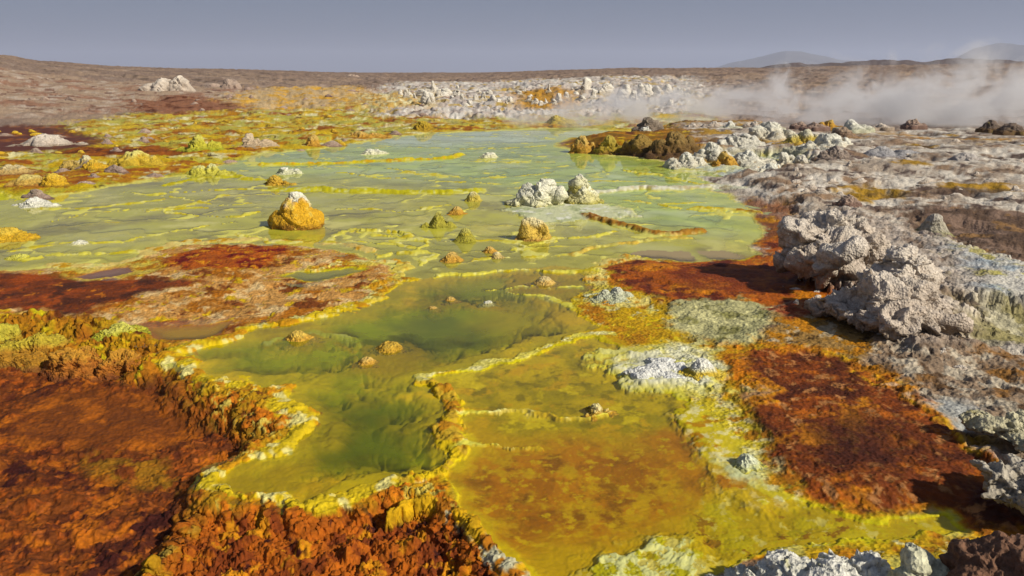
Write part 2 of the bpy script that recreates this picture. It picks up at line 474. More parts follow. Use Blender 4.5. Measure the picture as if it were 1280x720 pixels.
    paint([(60, 338), (90, 330), (175, 322), (205, 330), (180, 345), (110, 352)], C('c4b45e'), amp=0.02, soft=0.008, op=0.8, mix=[(OC, 0.3, 0.2, 0.15, 224)])
    paint([(-300, 400), (0, 398), (100, 398), (200, 420), (240, 440), (232, 470), (170, 455), (80, 446), (0, 436), (-300, 440)], C('9c6c20'), 0.03, amp=0.10, bil=0.8, soft=0.01,
          mix=[(C('a98a24'), 0.3, 0.05, 0.2, 227), (C('b5a836'), 0.3, 0.35, 0.1, 230), (C('5c3216'), 0.3, 0.3, 0.12, 233)])

    # knobbly ochre banks falling from the front pool's rim
    paint([(190, 440), (245, 450), (260, 470), (340, 485), (395, 505), (395, 545), (350, 562), (290, 590), (270, 612), (330, 630), (420, 634), (500, 605), (545, 600), (600, 650), (660, 740), (690, 800), (500, 900), (150, 900), (180, 690),
           (230, 600), (250, 560), (200, 490)], C('a8842e'), None, amp=0.07, bil=0.7, soft=0.012, mix=[(C('b5702a'), 0.25, 0.05, 0.2, 510), (C('c4b264'), 0.14, 0.3, 0.12, 513), (C('6b4418'), 0.18, 0.34, 0.1, 516)])
    paint([(-500, 418), (0, 420), (90, 424), (190, 440), (235, 462), (250, 500), (215, 500), (150, 492), (0, 478), (-500, 478)], C('9c6a22'), -0.08, zref=-0.06, amp=0.11, bil=0.75, soft=0.03,
          mix=[(C('b5901f'), 0.3, 0.15, 0.2, 540), (C('7a4416'), 0.3, 0.2, 0.15, 543), (C('b8ac3a'), 0.2, 0.38, 0.1, 546)])
    # ---- the low basin in the left foreground
    LOW = -0.15
    paint([(-500, 452), (0, 452), (90, 462), (160, 478), (215, 485), (245, 525), (300, 548), (330, 565), (300, 590), (255, 640), (215, 700), (150, 790), (-200, 1100), (-900, 900)],
          C('6b3c12'), LOW, zref=LOW, amp=0.12, bil=0.3, wet=0.1, soft=0.028,
          mix=[(C('4c260f'), 0.45, 0.05, 0.25, 236), (C('94501a'), 0.1, 0.25, 0.2, 238), (C('a8641a'), 0.3, 0.25, 0.2, 239), (C('9a5a36'), 0.12, 0.38, 0.1, 242), (C('3d1b0e'), 0.35, 0.36, 0.1, 245)])
    paint([(30, 500), (120, 490), (210, 500), (270, 540), (210, 560), (110, 560), (20, 550)], C('70400f'), zref=LOW, amp=0.06, wet=0.3, soft=0.03, mix=[(C('96580f'), 0.3, 0.2, 0.2, 248)])
    paint([(90, 575), (140, 560), (210, 590), (230, 620), (170, 615), (120, 598)], C('8f6a14'), zref=LOW, amp=0.06, bil=0.4, soft=0.015, op=0.7, mix=[(C('6b3a12'), 0.2, 0.1, 0.15, 251)])
    paint([(215, 700), (250, 650), (300, 650), (380, 655), (480, 640), (590, 665), (660, 760), (500, 1000), (100, 1000)], C('a05c18'), -0.10, zref=-0.10, amp=0.095, bil=0.6, soft=0.02,
          mix=[(C('743c14'), 0.22, 0.05, 0.2, 254), (C('b8801f'), 0.2, 0.28, 0.12, 257), (C('3a1a0c'), 0.2, 0.36, 0.08, 260)])

    # ---- waters (colour, murk) : surveyed outlines
    WC = np.zeros((NV, 3), np.float32)
    WM = np.zeros(NV, np.float32)
    WID = np.full(NV, -1, np.int32)
    SHY = C('bdb43c')


    def water(k, pts, c, murk, depth=0.2, shelf=0.03, bed=C('8f8a1c'), shelfc=SHY, mix=(), bamp=0.012, clouds=0.5, shelfd=0.06):
        idx, sd = sdpoly(pts)
        up = sd > WSD[idx]
        WSD[idx] = np.maximum(WSD[idx], sd)
        ii = idx[up]; s = sd[up]
        WID[ii[s > -0.03]] = k
        inn = ss(-0.004, 0.006, s)
        dd = depth * ss(0.0, shelf * 3.0, s + clouds * shelf * nz(0.6 if k else 1.6, 460, 4)[ii]) ** 1.3
        if k == 0:
            far_ = RR[ii]
            v1 = np.abs(nz(3.2, 463, 4)[ii]); v2 = np.abs(nz(1.3, 466, 4)[ii])
            vein = np.maximum(1 - ss(0.0, 0.24, v1), 0.85 * (1 - ss(0.0, 0.26, v2)) * ss(-0.1, 0.3, nz(4, 469)[ii])) ** 1.4
            dd = dd * (0.35 + 0.65 * ss(-0.35, 0.35, nz(2.5, 472)[ii])) * (1 - 0.97 * vein)
            dd = dd - 0.012 * vein * ss(0.05, 0.4, nz(0.9, 475)[ii])
        zb = -0.004 - dd
        GZ[ii] = lerp(GZ[ii], zb, inn)
        GA[ii] = lerp(GA[ii], bamp, inn)
        q_ = ss(0.004, shelfd, dd + 0.3 * shelfd * nz(0.3, 300)[ii])
        bc = lerp(np.repeat(shelfc[None], len(ii), 0), bed[None], q_[:, None])
        GC[ii] = lerp(GC[ii], bc, inn[:, None])
        cc = np.repeat(c[None], len(ii), 0)
        for (c2, sc_, th, sf, seed) in mix:
            cc = lerp(cc, c2[None], ss(th - sf, th + sf, nz(sc_, seed, 5)[ii])[:, None])
        WC[ii] = cc
        WM[ii] = murk
        GB[ii] *= 1 - inn


    LAKE = [(-400, 300), (-100, 262), (0, 256), (60, 246), (120, 236), (200, 222), (255, 214), (310, 198), (330, 190), (400, 186), (440, 178), (480, 171), (540, 166), (600, 164), (660, 160), (720, 160),
            (800, 165), (790, 171), (720, 172), (695, 180), (720, 190), (790, 196), (850, 203), (880, 220), (900, 240), (935, 255), (950, 285), (945, 320), (880, 328), (800, 322), (750, 336), (735, 340), (700, 338), (620, 344), (548, 348), (505, 346), (455, 322), (400, 312),
            (335, 304), (235, 306), (190, 318), (170, 328), (90, 336), (0, 340), (-400, 360)]
    POOL = [(208, 446), (250, 430), (320, 411), (380, 399), (430, 386), (472, 372), (500, 354), (545, 337), (620, 331), (700, 324), (742, 336), (735, 352), (715, 372), (728, 395), (760, 416), (700, 428), (640, 446), (590, 459), (523, 467), (535, 478), (562, 497),
            (572, 515), (548, 530), (570, 560), (556, 590), (515, 600), (465, 610), (415, 628), (372, 634), (330, 624), (285, 618), (265, 605), (280, 588), (318, 570), (350, 558), (382, 540), (385, 520), (350, 508), (345, 498), (368, 480), (330, 486), (290, 480), (252, 472), (240, 456)]
    FLAT = [(523, 469), (590, 461), (640, 449), (700, 431), (765, 420), (820, 440), (850, 480), (880, 515), (925, 560), (950, 600), (1010, 630), (1085, 650), (1180, 642), (1215, 665), (1100, 678), (960, 690), (900, 720), (840, 800), (700, 800), (640, 715), (600, 668), (580, 640), (556, 600), (572, 560), (552, 532), (575, 515), (564, 497), (537, 478)]
    water(0, LAKE, C('bcb638', 1), 0.016, 0.042, 0.02, bed=C('a59c2c'), shelfc=C('cdc878'), shelfd=0.016, mix=[(C('bdb868', 1), 3.0, 0.1, 0.3, 303), (C('9a9040', 1), 2.2, 0.2, 0.25, 306), (C('d2ca68', 1), 1.1, 0.3, 0.2, 309)])
    water(1, POOL, C('6c7a0a', 1), 0.11, 0.30, 0.055, bed=C('a89c1a'), shelfc=C('d0b62a'), clouds=0.9, shelfd=0.10, mix=[(C('90940f', 1), 1.0, 0.05, 0.35, 312), (C('b5a81c', 1), 0.5, 0.3, 0.3, 315), (C('5c6410', 1), 0.7, 0.3, 0.3, 316)])
    water(2, FLAT, C('a89410', 1), 0.25, 0.02, 0.02, bed=C('b5a012'), shelfc=C('ccc24a'), bamp=0.010, shelfd=0.012)
    water(3, [(345, 346), (380, 338), (430, 336), (462, 338), (440, 346), (380, 352)], C('8f8a3c', 1), 0.03, 0.05, 0.01)
    water(4, [(172, 412), (225, 404), (300, 402), (285, 414), (245, 427), (190, 426)], C('a07c14', 1), 0.04, 0.05, 0.01, shelfc=C('a8781c'))
    water(5, [(92, 346), (120, 336), (168, 332), (165, 342), (120, 350)], C('8a6448', 1), 0.02, 0.03, 0.01, shelfc=C('a87a4a'))
    water(6, [(742, 313), (790, 304), (860, 303), (940, 312), (935, 324), (860, 328), (790, 322)], C('a08a58', 1), 0.03, 0.08, 0.012)

    # colour zones of the lake water
    def wpaint(pts, c, op=1.0, soft=0.05, murk=None, mix=()):
        idx, sd = sdpoly(pts, mg=soft + 0.05)
        m = ss(-soft, soft, sd) * op
        cc = np.repeat(c[None], len(idx), 0)
        for (c2, sc_, th, sf, seed) in mix:
            cc = lerp(cc, c2[None], ss(th - sf, th + sf, nz(sc_, seed)[idx])[:, None])
        WC[idx] = lerp(WC[idx], cc, m[:, None])
        


    wpaint([(330, 150), (1000, 150), (960, 300), (780, 280), (620, 236), (420, 220), (240, 215)], C('bccf66', 1), 0.85, 0.10, mix=[(C('c6d492', 1), 2, 0.15, 0.3, 318), (C('9fb468', 1), 1.5, 0.25, 0.2, 321)])
    wpaint([(420, 180), (500, 166), (700, 160), (740, 165), (690, 178), (560, 184)], C('cbd6b4', 1), 0.85, 0.05)
    wpaint([(-300, 240), (0, 236), (50, 245), (75, 265), (40, 285), (-300, 300)], C('c0ba3c', 1), 0.85, 0.03, 0.6)
    wpaint([(440, 320), (520, 300), (700, 300), (740, 335), (640, 350), (470, 350)], C('a09c3c', 1), 0.7, 0.06)
    wpaint([(240, 440), (330, 415), (470, 395), (700, 385), (720, 415), (600, 455), (500, 480), (420, 500), (300, 470)], C('8c920f', 1), 0.6, 0.05)
    wpaint([(500, 345), (600, 335), (720, 335), (730, 345), (640, 365), (520, 360)], C('a69c2c', 1), 0.7, 0.03)
    wpaint([(490, 405), (560, 392), (620, 405), (605, 435), (540, 455), (490, 445)], C('58601c', 1), 0.8, 0.03, 0.92)
    wpaint([(360, 545), (400, 505), (480, 500), (545, 520), (540, 570), (480, 590), (400, 585)], C('56600c', 1), 0.85, 0.04, 0.92)
    wpaint([(600, 375), (720, 370), (735, 410), (640, 430), (600, 410)], C('96801c', 1), 0.6, 0.04)
    wpaint([(500, 350), (640, 340), (720, 372), (650, 385), (560, 375)], C('7c7c20', 1), 0.6, 0.03)

    # bed of the shallow yellow flat
    paint([(560, 470), (700, 432), (765, 422), (850, 490), (880, 520), (800, 540), (650, 540), (575, 520)], C('bdb01a'), soft=0.03, mix=[(C('98921c'), 0.5, 0.0, 0.3, 330), (C('c2a818'), 0.3, 0.25, 0.2, 333), (C('807a14'), 0.16, 0.25, 0.3, 336), (C('cdc450'), 0.4, 0.4, 0.15, 337)])
    paint([(570, 600), (620, 560), (720, 545), (830, 560), (880, 590), (850, 640), (760, 670), (640, 680), (600, 640)], C('b07a10'), soft=0.05, op=0.95, mix=[(C('96600e'), 0.5, 0.05, 0.3, 339), (C('bca018'), 0.28, 0.15, 0.25, 342), (C('78480c'), 0.16, 0.25, 0.3, 345), (C('c2ac2c'), 0.09, 0.35, 0.25, 346)])
    paint([(800, 540), (880, 530), (940, 590), (880, 620), (830, 580)], C('ab7c14'), soft=0.02, mix=[(C('8f620f'), 0.2, 0.2, 0.3, 348), (C('c2b040'), 0.15, 0.3, 0.2, 349)])
    paint([(690, 745), (740, 690), (800, 668), (860, 665), (880, 700), (850, 760)], C('c6c68a'), soft=0.02, z=0.0, amp=0.028, bil=0.5, nedge=0.03, mix=[(C('a8a02c'), 0.12, 0.1, 0.15, 351), (C('d2d08c'), 0.1, 0.35, 0.1, 354)])
    paint([(860, 640), (900, 610), (960, 615), (1080, 648), (1190, 648), (1150, 672), (980, 690), (900, 705), (860, 690)], C('b3a624'), soft=0.012, mix=[(C('bdb848'), 0.2, 0.15, 0.15, 357), (C('c9c888'), 0.12, 0.35, 0.1, 360), (C('8a6a10'), 0.15, 0.4, 0.1, 363)], amp=0.02)
    paint([(740, 420), (760, 395), (820, 400), (850, 430), (800, 445)], C('b3901c'), 0.03, amp=0.018, soft=0.015, mix=[(C('a87a14'), 0.3, 0.1, 0.2, 366), (C('c9b84a'), 0.2, 0.35, 0.1, 369)])
    paint([(735, 440), (790, 430), (900, 440), (920, 470), (890, 500), (800, 490), (760, 470)], C('c6be6a'), 0.012, amp=0.025, nedge=0.025, soft=0.015, op=0.85, mix=[(C('cfcb8a'), 0.2, 0.15, 0.15, 372)])
    paint([(840, 515), (890, 495), (935, 520), (965, 590), (1010, 625), (960, 640), (900, 620), (870, 570)], C('c2b24e'), 0.012, amp=0.03, bil=0.3, soft=0.016, op=0.9, mix=[(C('d5cd98'), 0.12, 0.15, 0.15, 375), (C('a87a20'), 0.2, 0.25, 0.15, 378)])
    paint([(625, 262), (660, 254), (740, 254), (790, 262), (800, 270), (740, 276), (700, 280), (650, 272)], C('c9cba8'), 0.02, amp=0.03, soft=0.01, mix=[(C('aab08a'), 0.5, 0.15, 0.2, 381), (C('dcdccb'), 0.3, 0.25, 0.1, 384)])
    paint([(-300, 240), (0, 236), (35, 246), (55, 258), (35, 275), (0, 282), (-300, 300)], C('b8b448'), -0.015, amp=0.02, soft=0.02)
    paint([(835, 205), (880, 196), (1000, 196), (1010, 212), (960, 222), (880, 222)], C('c9c9a6'), 0.05, amp=0.12, soft=0.015, mix=[(C('b8b060'), 0.6, 0.2, 0.15, 387), (C('b6bdb8'), 0.8, 0.2, 0.2, 390)])

    # land eases down to the waterline
    near = ss(0.0, 0.06, -WSD + 0.012 * nz(0.6, 440)[ALL])
    GZ = np.where((GZ < -0.01) & (WSD < 0) & (WSD > -0.119), GZ * ss(0.0, 0.062, -WSD + 0.010 * nz(0.35, 441)[ALL]) ** 0.8, GZ)
    GZ = np.where((GZ > 0.008) & (WSD > -0.119), lerp(0.008, GZ, near), GZ)
    GA = np.where(WSD > -0.119, GA * lerp(0.55, 1.0, ss(0.0, 0.05, np.abs(WSD))), GA)

    paint([(765, 458), (800, 438), (850, 436), (905, 452), (900, 482), (850, 486), (800, 484)], C('d2d0b4'), 0.03, amp=0.05, soft=0.02, nedge=0.02, mix=[(C('c4c07a'), 0.2, 0.2, 0.2, 560)])
    paint([(905, 580), (935, 565), (965, 580), (950, 602), (915, 602)], C('c8cca0'), 0.02, amp=0.03, soft=0.02, nedge=0.02)
    # drowned shoulders round the small crusts of the front pool
    for hx, hy, hw in [(374, 424, 46), (487, 437, 60), (459, 454, 40), (563, 375, 30), (541, 386, 28), (610, 378, 34), (682, 353, 46), (340, 600, 60), (395, 590, 40)]:
        hp = [(hx + hw * math.cos(t_), hy + hw * 0.33 * math.sin(t_)) for t_ in np.linspace(0, 2 * math.pi, 12, endpoint=False)]
        paint(hp, C('c2a028'), -0.018, amp=0.012, soft=0.03, nedge=0.03, op=0.9)

    # ---- rims : crusted lips that stand out of the water; each is its own object
    RIMID = np.full(NV, -1, np.int32)
    RIMS = []


    def rim(name, label, pts, w, h, c, c2, c3, amp=0.03, bil=0.5, thing=True, z0=0.0):
        idx, d = sdline(pts)
        rr = RR[idx]
        wv = w * np.clip(0.8 + 1.1 * nz(0.7, 400)[idx] + 0.8 * nz(0.2, 403, 4)[idx], 0.12, 2.2)
        if name == 'salt_bar': wv = w * np.clip(0.9 + 0.5 * nz(1.2, 400)[idx] + 0.25 * nz(0.4, 403)[idx], 0.4, 1.6)
        m = np.exp(-(d / wv) ** 2)
        gap = 1 + 0.7 * nz(1.1, 406)[idx] + 0.5 * nz(0.3, 408)[idx]
        GZ[idx] = np.maximum(GZ[idx], lerp(GZ[idx], z0 + (0.9 if name == 'salt_bar' else 0.32) * h * np.clip(gap, 0.8 if name == 'salt_bar' else 0.1, 1.4 if name == 'salt_bar' else 2.0), ss(0.0, 1.0, m)))
        cc = np.repeat(c[None], len(idx), 0)
        cc = lerp(cc, c2[None], ss(0.0, 0.35, nz(0.35, 409)[idx])[:, None])
        cc = lerp(cc, c3[None], ss(0.15, 0.4, nz(0.22, 412)[idx])[:, None])
        k = ss(0.12, 0.4, m + 0.18 * nz(0.18, 415)[idx])
        GC[idx] = lerp(GC[idx], cc, k[:, None])
        GA[idx] = lerp(GA[idx], amp * (1 + 0.7 * nz(0.5, 417)[idx]), k); GB[idx] = lerp(GB[idx], bil, k)
        if thing:
            on = idx[d < w * (1.4 if name == 'salt_bar' else 1.0)]
            RIMID[on] = len(RIMS)
            RIMS.append((name, label))


    YL, PY, CRM, ORR = C('c2ad35'), C('cdc478'), C('d2c888'), C('b5782a')
    rim('pool_rim', 'long scalloped pale yellow rim along the left and near side of the front pool',
        [(470, 373), (430, 387), (380, 400), (310, 413), (255, 432), (206, 447), (240, 456), (250, 472), (290, 481), (330, 488), (362, 481), (343, 499), (348, 509), (386, 520), (382, 540), (348, 559), (314, 571), (276, 590), (263, 608), (285, 620), (330, 624), (372, 634), (418, 629), (468, 609), (515, 600)],
        0.013, 0.045, C('c4ac48'), C('b98a2c'), CRM, 0.04, 0.6)
    rim('pool_rim', 'lumpy brown and yellow crust ridge between the dark green pool and the amber shallows',
        [(515, 600), (556, 590), (570, 562), (549, 532), (574, 515), (563, 497), (536, 479)], 0.012, 0.05, C('b89a48'), C('c8ae3c'), C('b0803c'), 0.04, 0.7)
    rim('pool_rim', 'thin pale wavy rim line crossing from the green pool to the yellow flat', [(536, 479), (522, 468), (590, 459), (640, 447), (700, 429), (762, 418)], 0.0055, 0.018, C('cfc46a'), PY, C('d9d29a'), 0.012, 0.4)
    rim('pool_rim', 'grey edged orange crust lip at the bottom of the photo below the amber shallows', [(487, 641), (530, 630), (570, 637), (594, 662), (622, 700), (650, 730), (690, 790)], 0.013, 0.05, C('c09a40'), C('b9b498'), C('a06a22'), 0.04, 0.7)
    rim('pool_rim', 'cream crusted rim along the far edge of the orange spit', [(60, 333), (125, 333), (172, 324), (195, 311), (240, 303), (300, 299), (385, 300), (440, 306), (468, 316)], 0.011, 0.04, C('cdb877'), C('bb9038'), CRM, 0.035, 0.5)
    rim('pool_rim', 'double yellow crust rim with dark pits at the right tip of the orange spit', [(395, 335), (440, 331), (480, 327), (505, 329), (500, 344), (470, 362), (470, 373)], 0.012, 0.04, C('c9b763'), C('b88a38'), CRM, 0.035, 0.6)
    rim('pool_rim', 'curled cream rim round the orange patch right of the green pool', [(790, 321), (752, 331), (740, 342), (748, 356), (738, 370), (755, 382), (800, 381)], 0.011, 0.045, C('cfc07c'), C('bfae5a'), C('c2924a'), 0.035, 0.6)
    rim('salt_bar', 'long bright yellow salt bar lying furthest across the pale green lake', [(330, 206), (380, 205), (440, 203), (500, 201), (545, 199), (566, 197), (571, 194)], 0.009, 0.06, C('c9b93c'), C('c2962c'), PY, 0.03, 0.4)
    rim('salt_bar', 'broad lime yellow salt bar behind the yellow mound', [(345, 237), (385, 236), (440, 238), (500, 240), (560, 240), (592, 238)], 0.014, 0.05, C('bdb548'), C('a8a02c'), C('c9c98a'), 0.03, 0.4)
    rim('salt_bar', 'whitish salt bar running right from the cream double mounds', [(748, 240), (790, 236), (850, 235), (900, 234), (925, 238)], 0.012, 0.05, C('cccab2'), C('b5a988'), C('dcdac8'), 0.03, 0.4)
    rim('salt_bar', 'brown crumbly crust bar in front of the white mounds', [(738, 272), (770, 280), (800, 288), (835, 294), (878, 291)], 0.011, 0.06, C('a0783e'), C('7a4f28'), C('c0a468'), 0.04, 0.6)
    rim('salt_bar', 'yellow crust strip behind the brown pond at the lake edge', [(860, 262), (905, 262), (945, 266)], 0.007, 0.03, C('b9a23c'), C('a87a2a'), PY, 0.03, 0.4)
    rim('salt_bar', 'orange and cream crust bar between brown pond and small cone mounds', [(715, 318), (735, 312), (762, 306), (800, 301), (860, 299)], 0.007, 0.02, C('c4a85a'), C('a8a060'), PY, 0.02, 0.4)
    rim('salt_bar', 'short lime salt bar near the left shore beside the peaked lime crust', [(205, 232), (260, 222), (300, 221), (340, 226)], 0.007, 0.03, C('b9b03a'), PY, C('a89a2a'), 0.03, 0.4)
    for pts, w, h in [([(490, 211), (520, 217), (600, 223), (645, 221), (700, 214)], 0.006, 0.008), ([(150, 302), (215, 290), (290, 278)], 0.004, 0.012), ([(20, 312), (90, 303), (150, 302)], 0.006, 0.01),
                      ([(185, 265), (230, 258), (280, 245), (350, 242)], 0.006, 0.006), ([(390, 283), (430, 289), (470, 293), (540, 298)], 0.004, 0.01), ([(490, 300), (520, 310), (580, 318), (650, 312), (700, 306)], 0.005, 0.006),
                      ([(430, 300), (500, 306), (540, 318), (520, 330)], 0.006, 0.012), ([(560, 332), (640, 322), (700, 320)], 0.005, 0.006), ([(0, 288), (70, 284), (140, 278)], 0.004, -0.004),
                      ([(560, 200), (640, 204), (700, 202)], 0.005, 0.004), ([(780, 250), (830, 256), (880, 252)], 0.005, 0.008), ([(590, 262), (560, 275), (590, 282), (650, 282)], 0.004, -0.002),
                      ([(640, 365), (690, 372), (715, 385)], 0.005, 0.003),
                  ([(0, 241), (60, 262), (130, 259), (205, 250)], 0.0045, 0.02), ([(60, 276), (140, 264), (220, 262), (310, 254)], 0.0035, 0.016), ([(196, 244), (260, 237), (330, 238)], 0.006, 0.03), ([(205, 262), (250, 271), (300, 272), (330, 266)], 0.004, 0.02),
                  ([(150, 240), (215, 246), (260, 255)], 0.004, 0.012), ([(425, 262), (500, 264), (560, 257)], 0.004, 0.014), ([(410, 300), (440, 288), (500, 291), (541, 303), (520, 316), (470, 320)], 0.0055, 0.03), ([(680, 301), (722, 297), (765, 290)], 0.005, 0.02),
                  ([(800, 250), (850, 262), (930, 268)], 0.004, 0.016), ([(555, 302), (610, 299), (655, 308), (690, 300)], 0.004, 0.014), ([(780, 213), (840, 222), (885, 232)], 0.005, 0.02), ([(300, 293), (350, 302), (420, 297)], 0.004, 0.014),
                  ([(420, 216), (480, 222), (540, 226), (620, 230)], 0.004, 0.014), ([(455, 186), (520, 184), (600, 186), (680, 182)], 0.004, 0.016), ([(640, 236), (690, 228), (760, 226), (820, 228)], 0.004, 0.016), ([(30, 326), (80, 318), (160, 316)], 0.005, 0.02),
                  ([(600, 340), (650, 336), (700, 342), (738, 338)], 0.006, 0.02), ([(548, 345), (600, 341)], 0.006, 0.02), ([(610, 362), (660, 356), (720, 356)], 0.004, 0.006), ([(330, 425), (400, 415), (450, 420)], 0.004, -0.03), ([(575, 520), (640, 512), (700, 520), (760, 515)], 0.003, 0.002), ([(565, 560), (610, 556), (680, 558)], 0.003, 0.002)]:
        rim('x', 'x', pts, w * 1.25, h * 2.2, C('cdc566'), C('bfae4a'), C('d6d08c'), 0.02, 0.4, thing=False)



lay()
# banks are coloured in depth, not from above: the second laying knows how high each point lies
XS = X + 0.9 * GZ * (RR < 12); YS = Y - 0.75 * GZ * (RR < 12)
lay()

def plate(name, label, pts, zref=0.0):
    idx, sd = sdpoly(pts, zref)
    on = idx[(sd > 0) & (RIMID[idx] < 0) & ((WSD[idx] < 0.002) | (GZ[idx] > 0))]
    RIMID[on] = len(RIMS)
    RIMS.append((name, label))


plate('crust_plate', 'grey green crust plate with a raised edge between the orange flat and the yellow flat', [(833, 402), (868, 378), (915, 380), (965, 388), (985, 410), (960, 436), (905, 434), (850, 424)])
plate('crust_plate', 'flat white crust shelf spreading round the feet of the two white mounds', [(625, 262), (660, 254), (740, 254), (790, 262), (800, 270), (740, 276), (700, 280), (650, 272)])
plate('crust_plate', 'bumpy lime green crust at the bottom edge left of the white heap', [(690, 745), (740, 690), (800, 668), (860, 665), (880, 700), (850, 760)])
plate('crust_bank', 'long brown and yellow crust bank at the far right shore of the lake', [(700, 170), (735, 168), (790, 167), (850, 160), (960, 158), (960, 185), (890, 205), (820, 198), (760, 193), (705, 186)])

# ---- crust relief: pushed out along the surface so that lips overhang and banks are knobbly
P = np.stack([X, Y, GZ], 1).astype(np.float32)


def grid_normals(P):
    G = P.reshape(NR, NT, 3)
    du = np.gradient(G, axis=1); dv = np.gradient(G, axis=0)
    n = np.cross(du, dv)
    n /= np.linalg.norm(n, axis=2, keepdims=True) + 1e-12
    return n.reshape(-1, 3)


N0 = grid_normals(P)
cell = np.maximum(np.minimum(RR * RR / (CAMZ * F), RR * 0.0085), RR * 0.0011)
disp = np.zeros(NV, np.float32)
bill = np.zeros(NV, np.float32)
near = RR < 170
ii = np.nonzero(near)[0]
Q = P[ii]
Q = Q * np.array([1, 1, 1.5], np.float32)
sw = np.stack([p3(Q, 0.5, 21), p3(Q, 0.5, 22), p3(Q, 0.5, 23)], 1) * 0.08
Q = Q + sw
for k, (wl, am) in enumerate([(1.9, 0.8), (0.8, 0.6), (0.36, 0.55), (0.16, 0.42), (0.075, 0.3), (0.034, 0.2), (0.016, 0.12)]):
    fade = ss(0.25, 1.0, wl / cell[ii])
    n = p3(Q, wl, k)
    rdg = 1 - 2 * np.abs(n)
    disp[ii] += fade * am * (0.6 * n + 0.4 * (rdg - 0.45))
    if wl < 0.5:
        bill[ii] += fade * am * (1.5 if wl < 0.2 else 1.0) * (2.2 * np.abs(n) - 0.4)
amp = GA * lerp(1.0, 1.6, ss(15, 60, RR))
P = P + N0 * (amp * lerp(disp, bill * 0.9, GB))[:, None]
P[:, 2] = np.where(near, P[:, 2], GZ)
# flat water-laid beds stay under water, basins stay low
uw = ss(0.004, 0.012, WSD) * (GZ < -0.004)
P[:, 2] = np.where(uw > 0.5, np.minimum(P[:, 2], -0.006), P[:, 2])

q = np.arange(NV).reshape(NR, NT)
QUAD = np.stack([q[:-1, :-1], q[:-1, 1:], q[1:, 1:], q[1:, :-1]], -1).reshape(-1, 4)


def extract(mask, name, mat, V, attrs):
    Fq = QUAD[mask]
    u, inv = np.unique(Fq, return_inverse=True)
    return mesh_obj(name, V[u], inv.reshape(-1, 4), mat, {k: a[u] for k, a in attrs.items()})


# hue variation, grain by grain
jit = 1 + 0.16 * nz(0.11, 420, 2)[ALL] + 0.14 * nz(0.5, 423, 2)[ALL]
GC = GC * lerp(jit, 1.0, 0.7 * ss(-0.004, 0.012, WSD))[:, None]
lum = GC.mean(1)
GC = np.clip(lum[:, None] + lerp(1.05, 1.2, 1 - ss(18, 40, RR))[:, None] * (GC - lum[:, None]), 0.004, 0.82)
frid = RIMID[QUAD]
fr = np.where((frid == frid[:, :1]).all(1), frid[:, 0], -1)
BED = np.clip(ss(-0.004, 0.012, WSD) * 0.85 + GW, 0, 0.9)
ga = {'Col': GC, 'Wet': GW, 'Bed': BED}
g = extract(fr < 0, 'ground', M_GROUND, P, ga)
tag(g, 'crusted mineral ground in yellow, rust and grey', kind='structure')
for k, (nm, lab) in enumerate(RIMS):
    if (fr == k).sum() > 20:
        o = extract(fr == k, nm, M_GROUND, P, ga)
        tag(o, lab, 'salt rim' if nm == 'pool_rim' else 'salt bar' if nm == 'salt_bar' else 'mineral crust', 'crust rims around the pools' if nm in ('pool_rim', 'salt_bar') else None)

# ---- water sheets
WV = np.stack([X, Y, np.zeros(NV)], 1)
wa = {'Col': np.clip(WC * (1 + 0.10 * nz(0.8, 430, 4, 2.5)[ALL])[:, None], 0, 0.8), 'Murk': np.clip(1 - np.exp(np.minimum(P[:, 2], 0) / np.maximum(WM, 0.01)), 0.0, 0.97)}
wid = WID[QUAD].max(1)
lowz = P[:, 2][QUAD].min(1) < 0.02
for k, lab in enumerate(['pale olive and milky green water of the wide lake', 'deep green water of the front pool', 'thin amber water over the yellow flat', 'olive puddle on the orange spit',
                         'amber puddle beside the front pool', 'brown puddle on the spit', 'brown water of the small pond at the lake edge']):
    mk = (wid == k) & lowz & (WSD[QUAD].max(1) > -0.02)
    if mk.sum() > 10:
        o = extract(mk, 'lake_water' if k == 0 else 'pool_water', M_WATER, WV, wa)
        tag(o, lab, kind='structure')


# ------------------------------------------------------------------ ground height lookup
lnrs = np.log(rs)
PZ = P[:, 2].reshape(NR, NT)


def gz(x, y):
    t, l = math.atan2(x, y), math.log(max(math.hypot(x, y), 1.0))
    i = int(np.clip(np.searchsorted(ths, t), 1, NT - 1)); j = int(np.clip(np.searchsorted(lnrs, l), 1, NR - 1))
    return float(PZ[j, i])


def fbm3(p, wl, octv, seed=0, gain=0.55, ridged=0.0):
    v = np.zeros(len(p), np.float32); a = 1.0; tot = 0
    for k in range(octv):
        n = p3(p, wl, seed + k)
        if ridged: n = lerp(n, 0.6 - 2 * np.abs(n), ridged)
        v += a * n; tot += a
        a *= gain; wl *= 0.47
    return v / tot


def cols3(p, h, base, mid, topc, patch, s, seed, pth=0.3, tl=0.7, bl=0.15):
    n = fbm3(p, s, 3, seed + 40)
    c = lerp(np.repeat(base[None], len(p), 0), mid[None], ss(bl - 0.12, bl + 0.12, h + n * 0.18)[:, None])
    c = lerp(c, topc[None], ss(tl - 0.2, tl + 0.2, h + n * 0.35)[:, None])
    n2 = fbm3(p, s * 0.6, 3, seed + 50)
    c = lerp(c, patch[None], ss(pth, pth + 0.25, n2)[:, None])
    return np.clip(c * (1 + 0.25 * fbm3(p, s * 0.2, 2, seed + 60))[:, None], 0.004, 0.82)


SEED = [100]


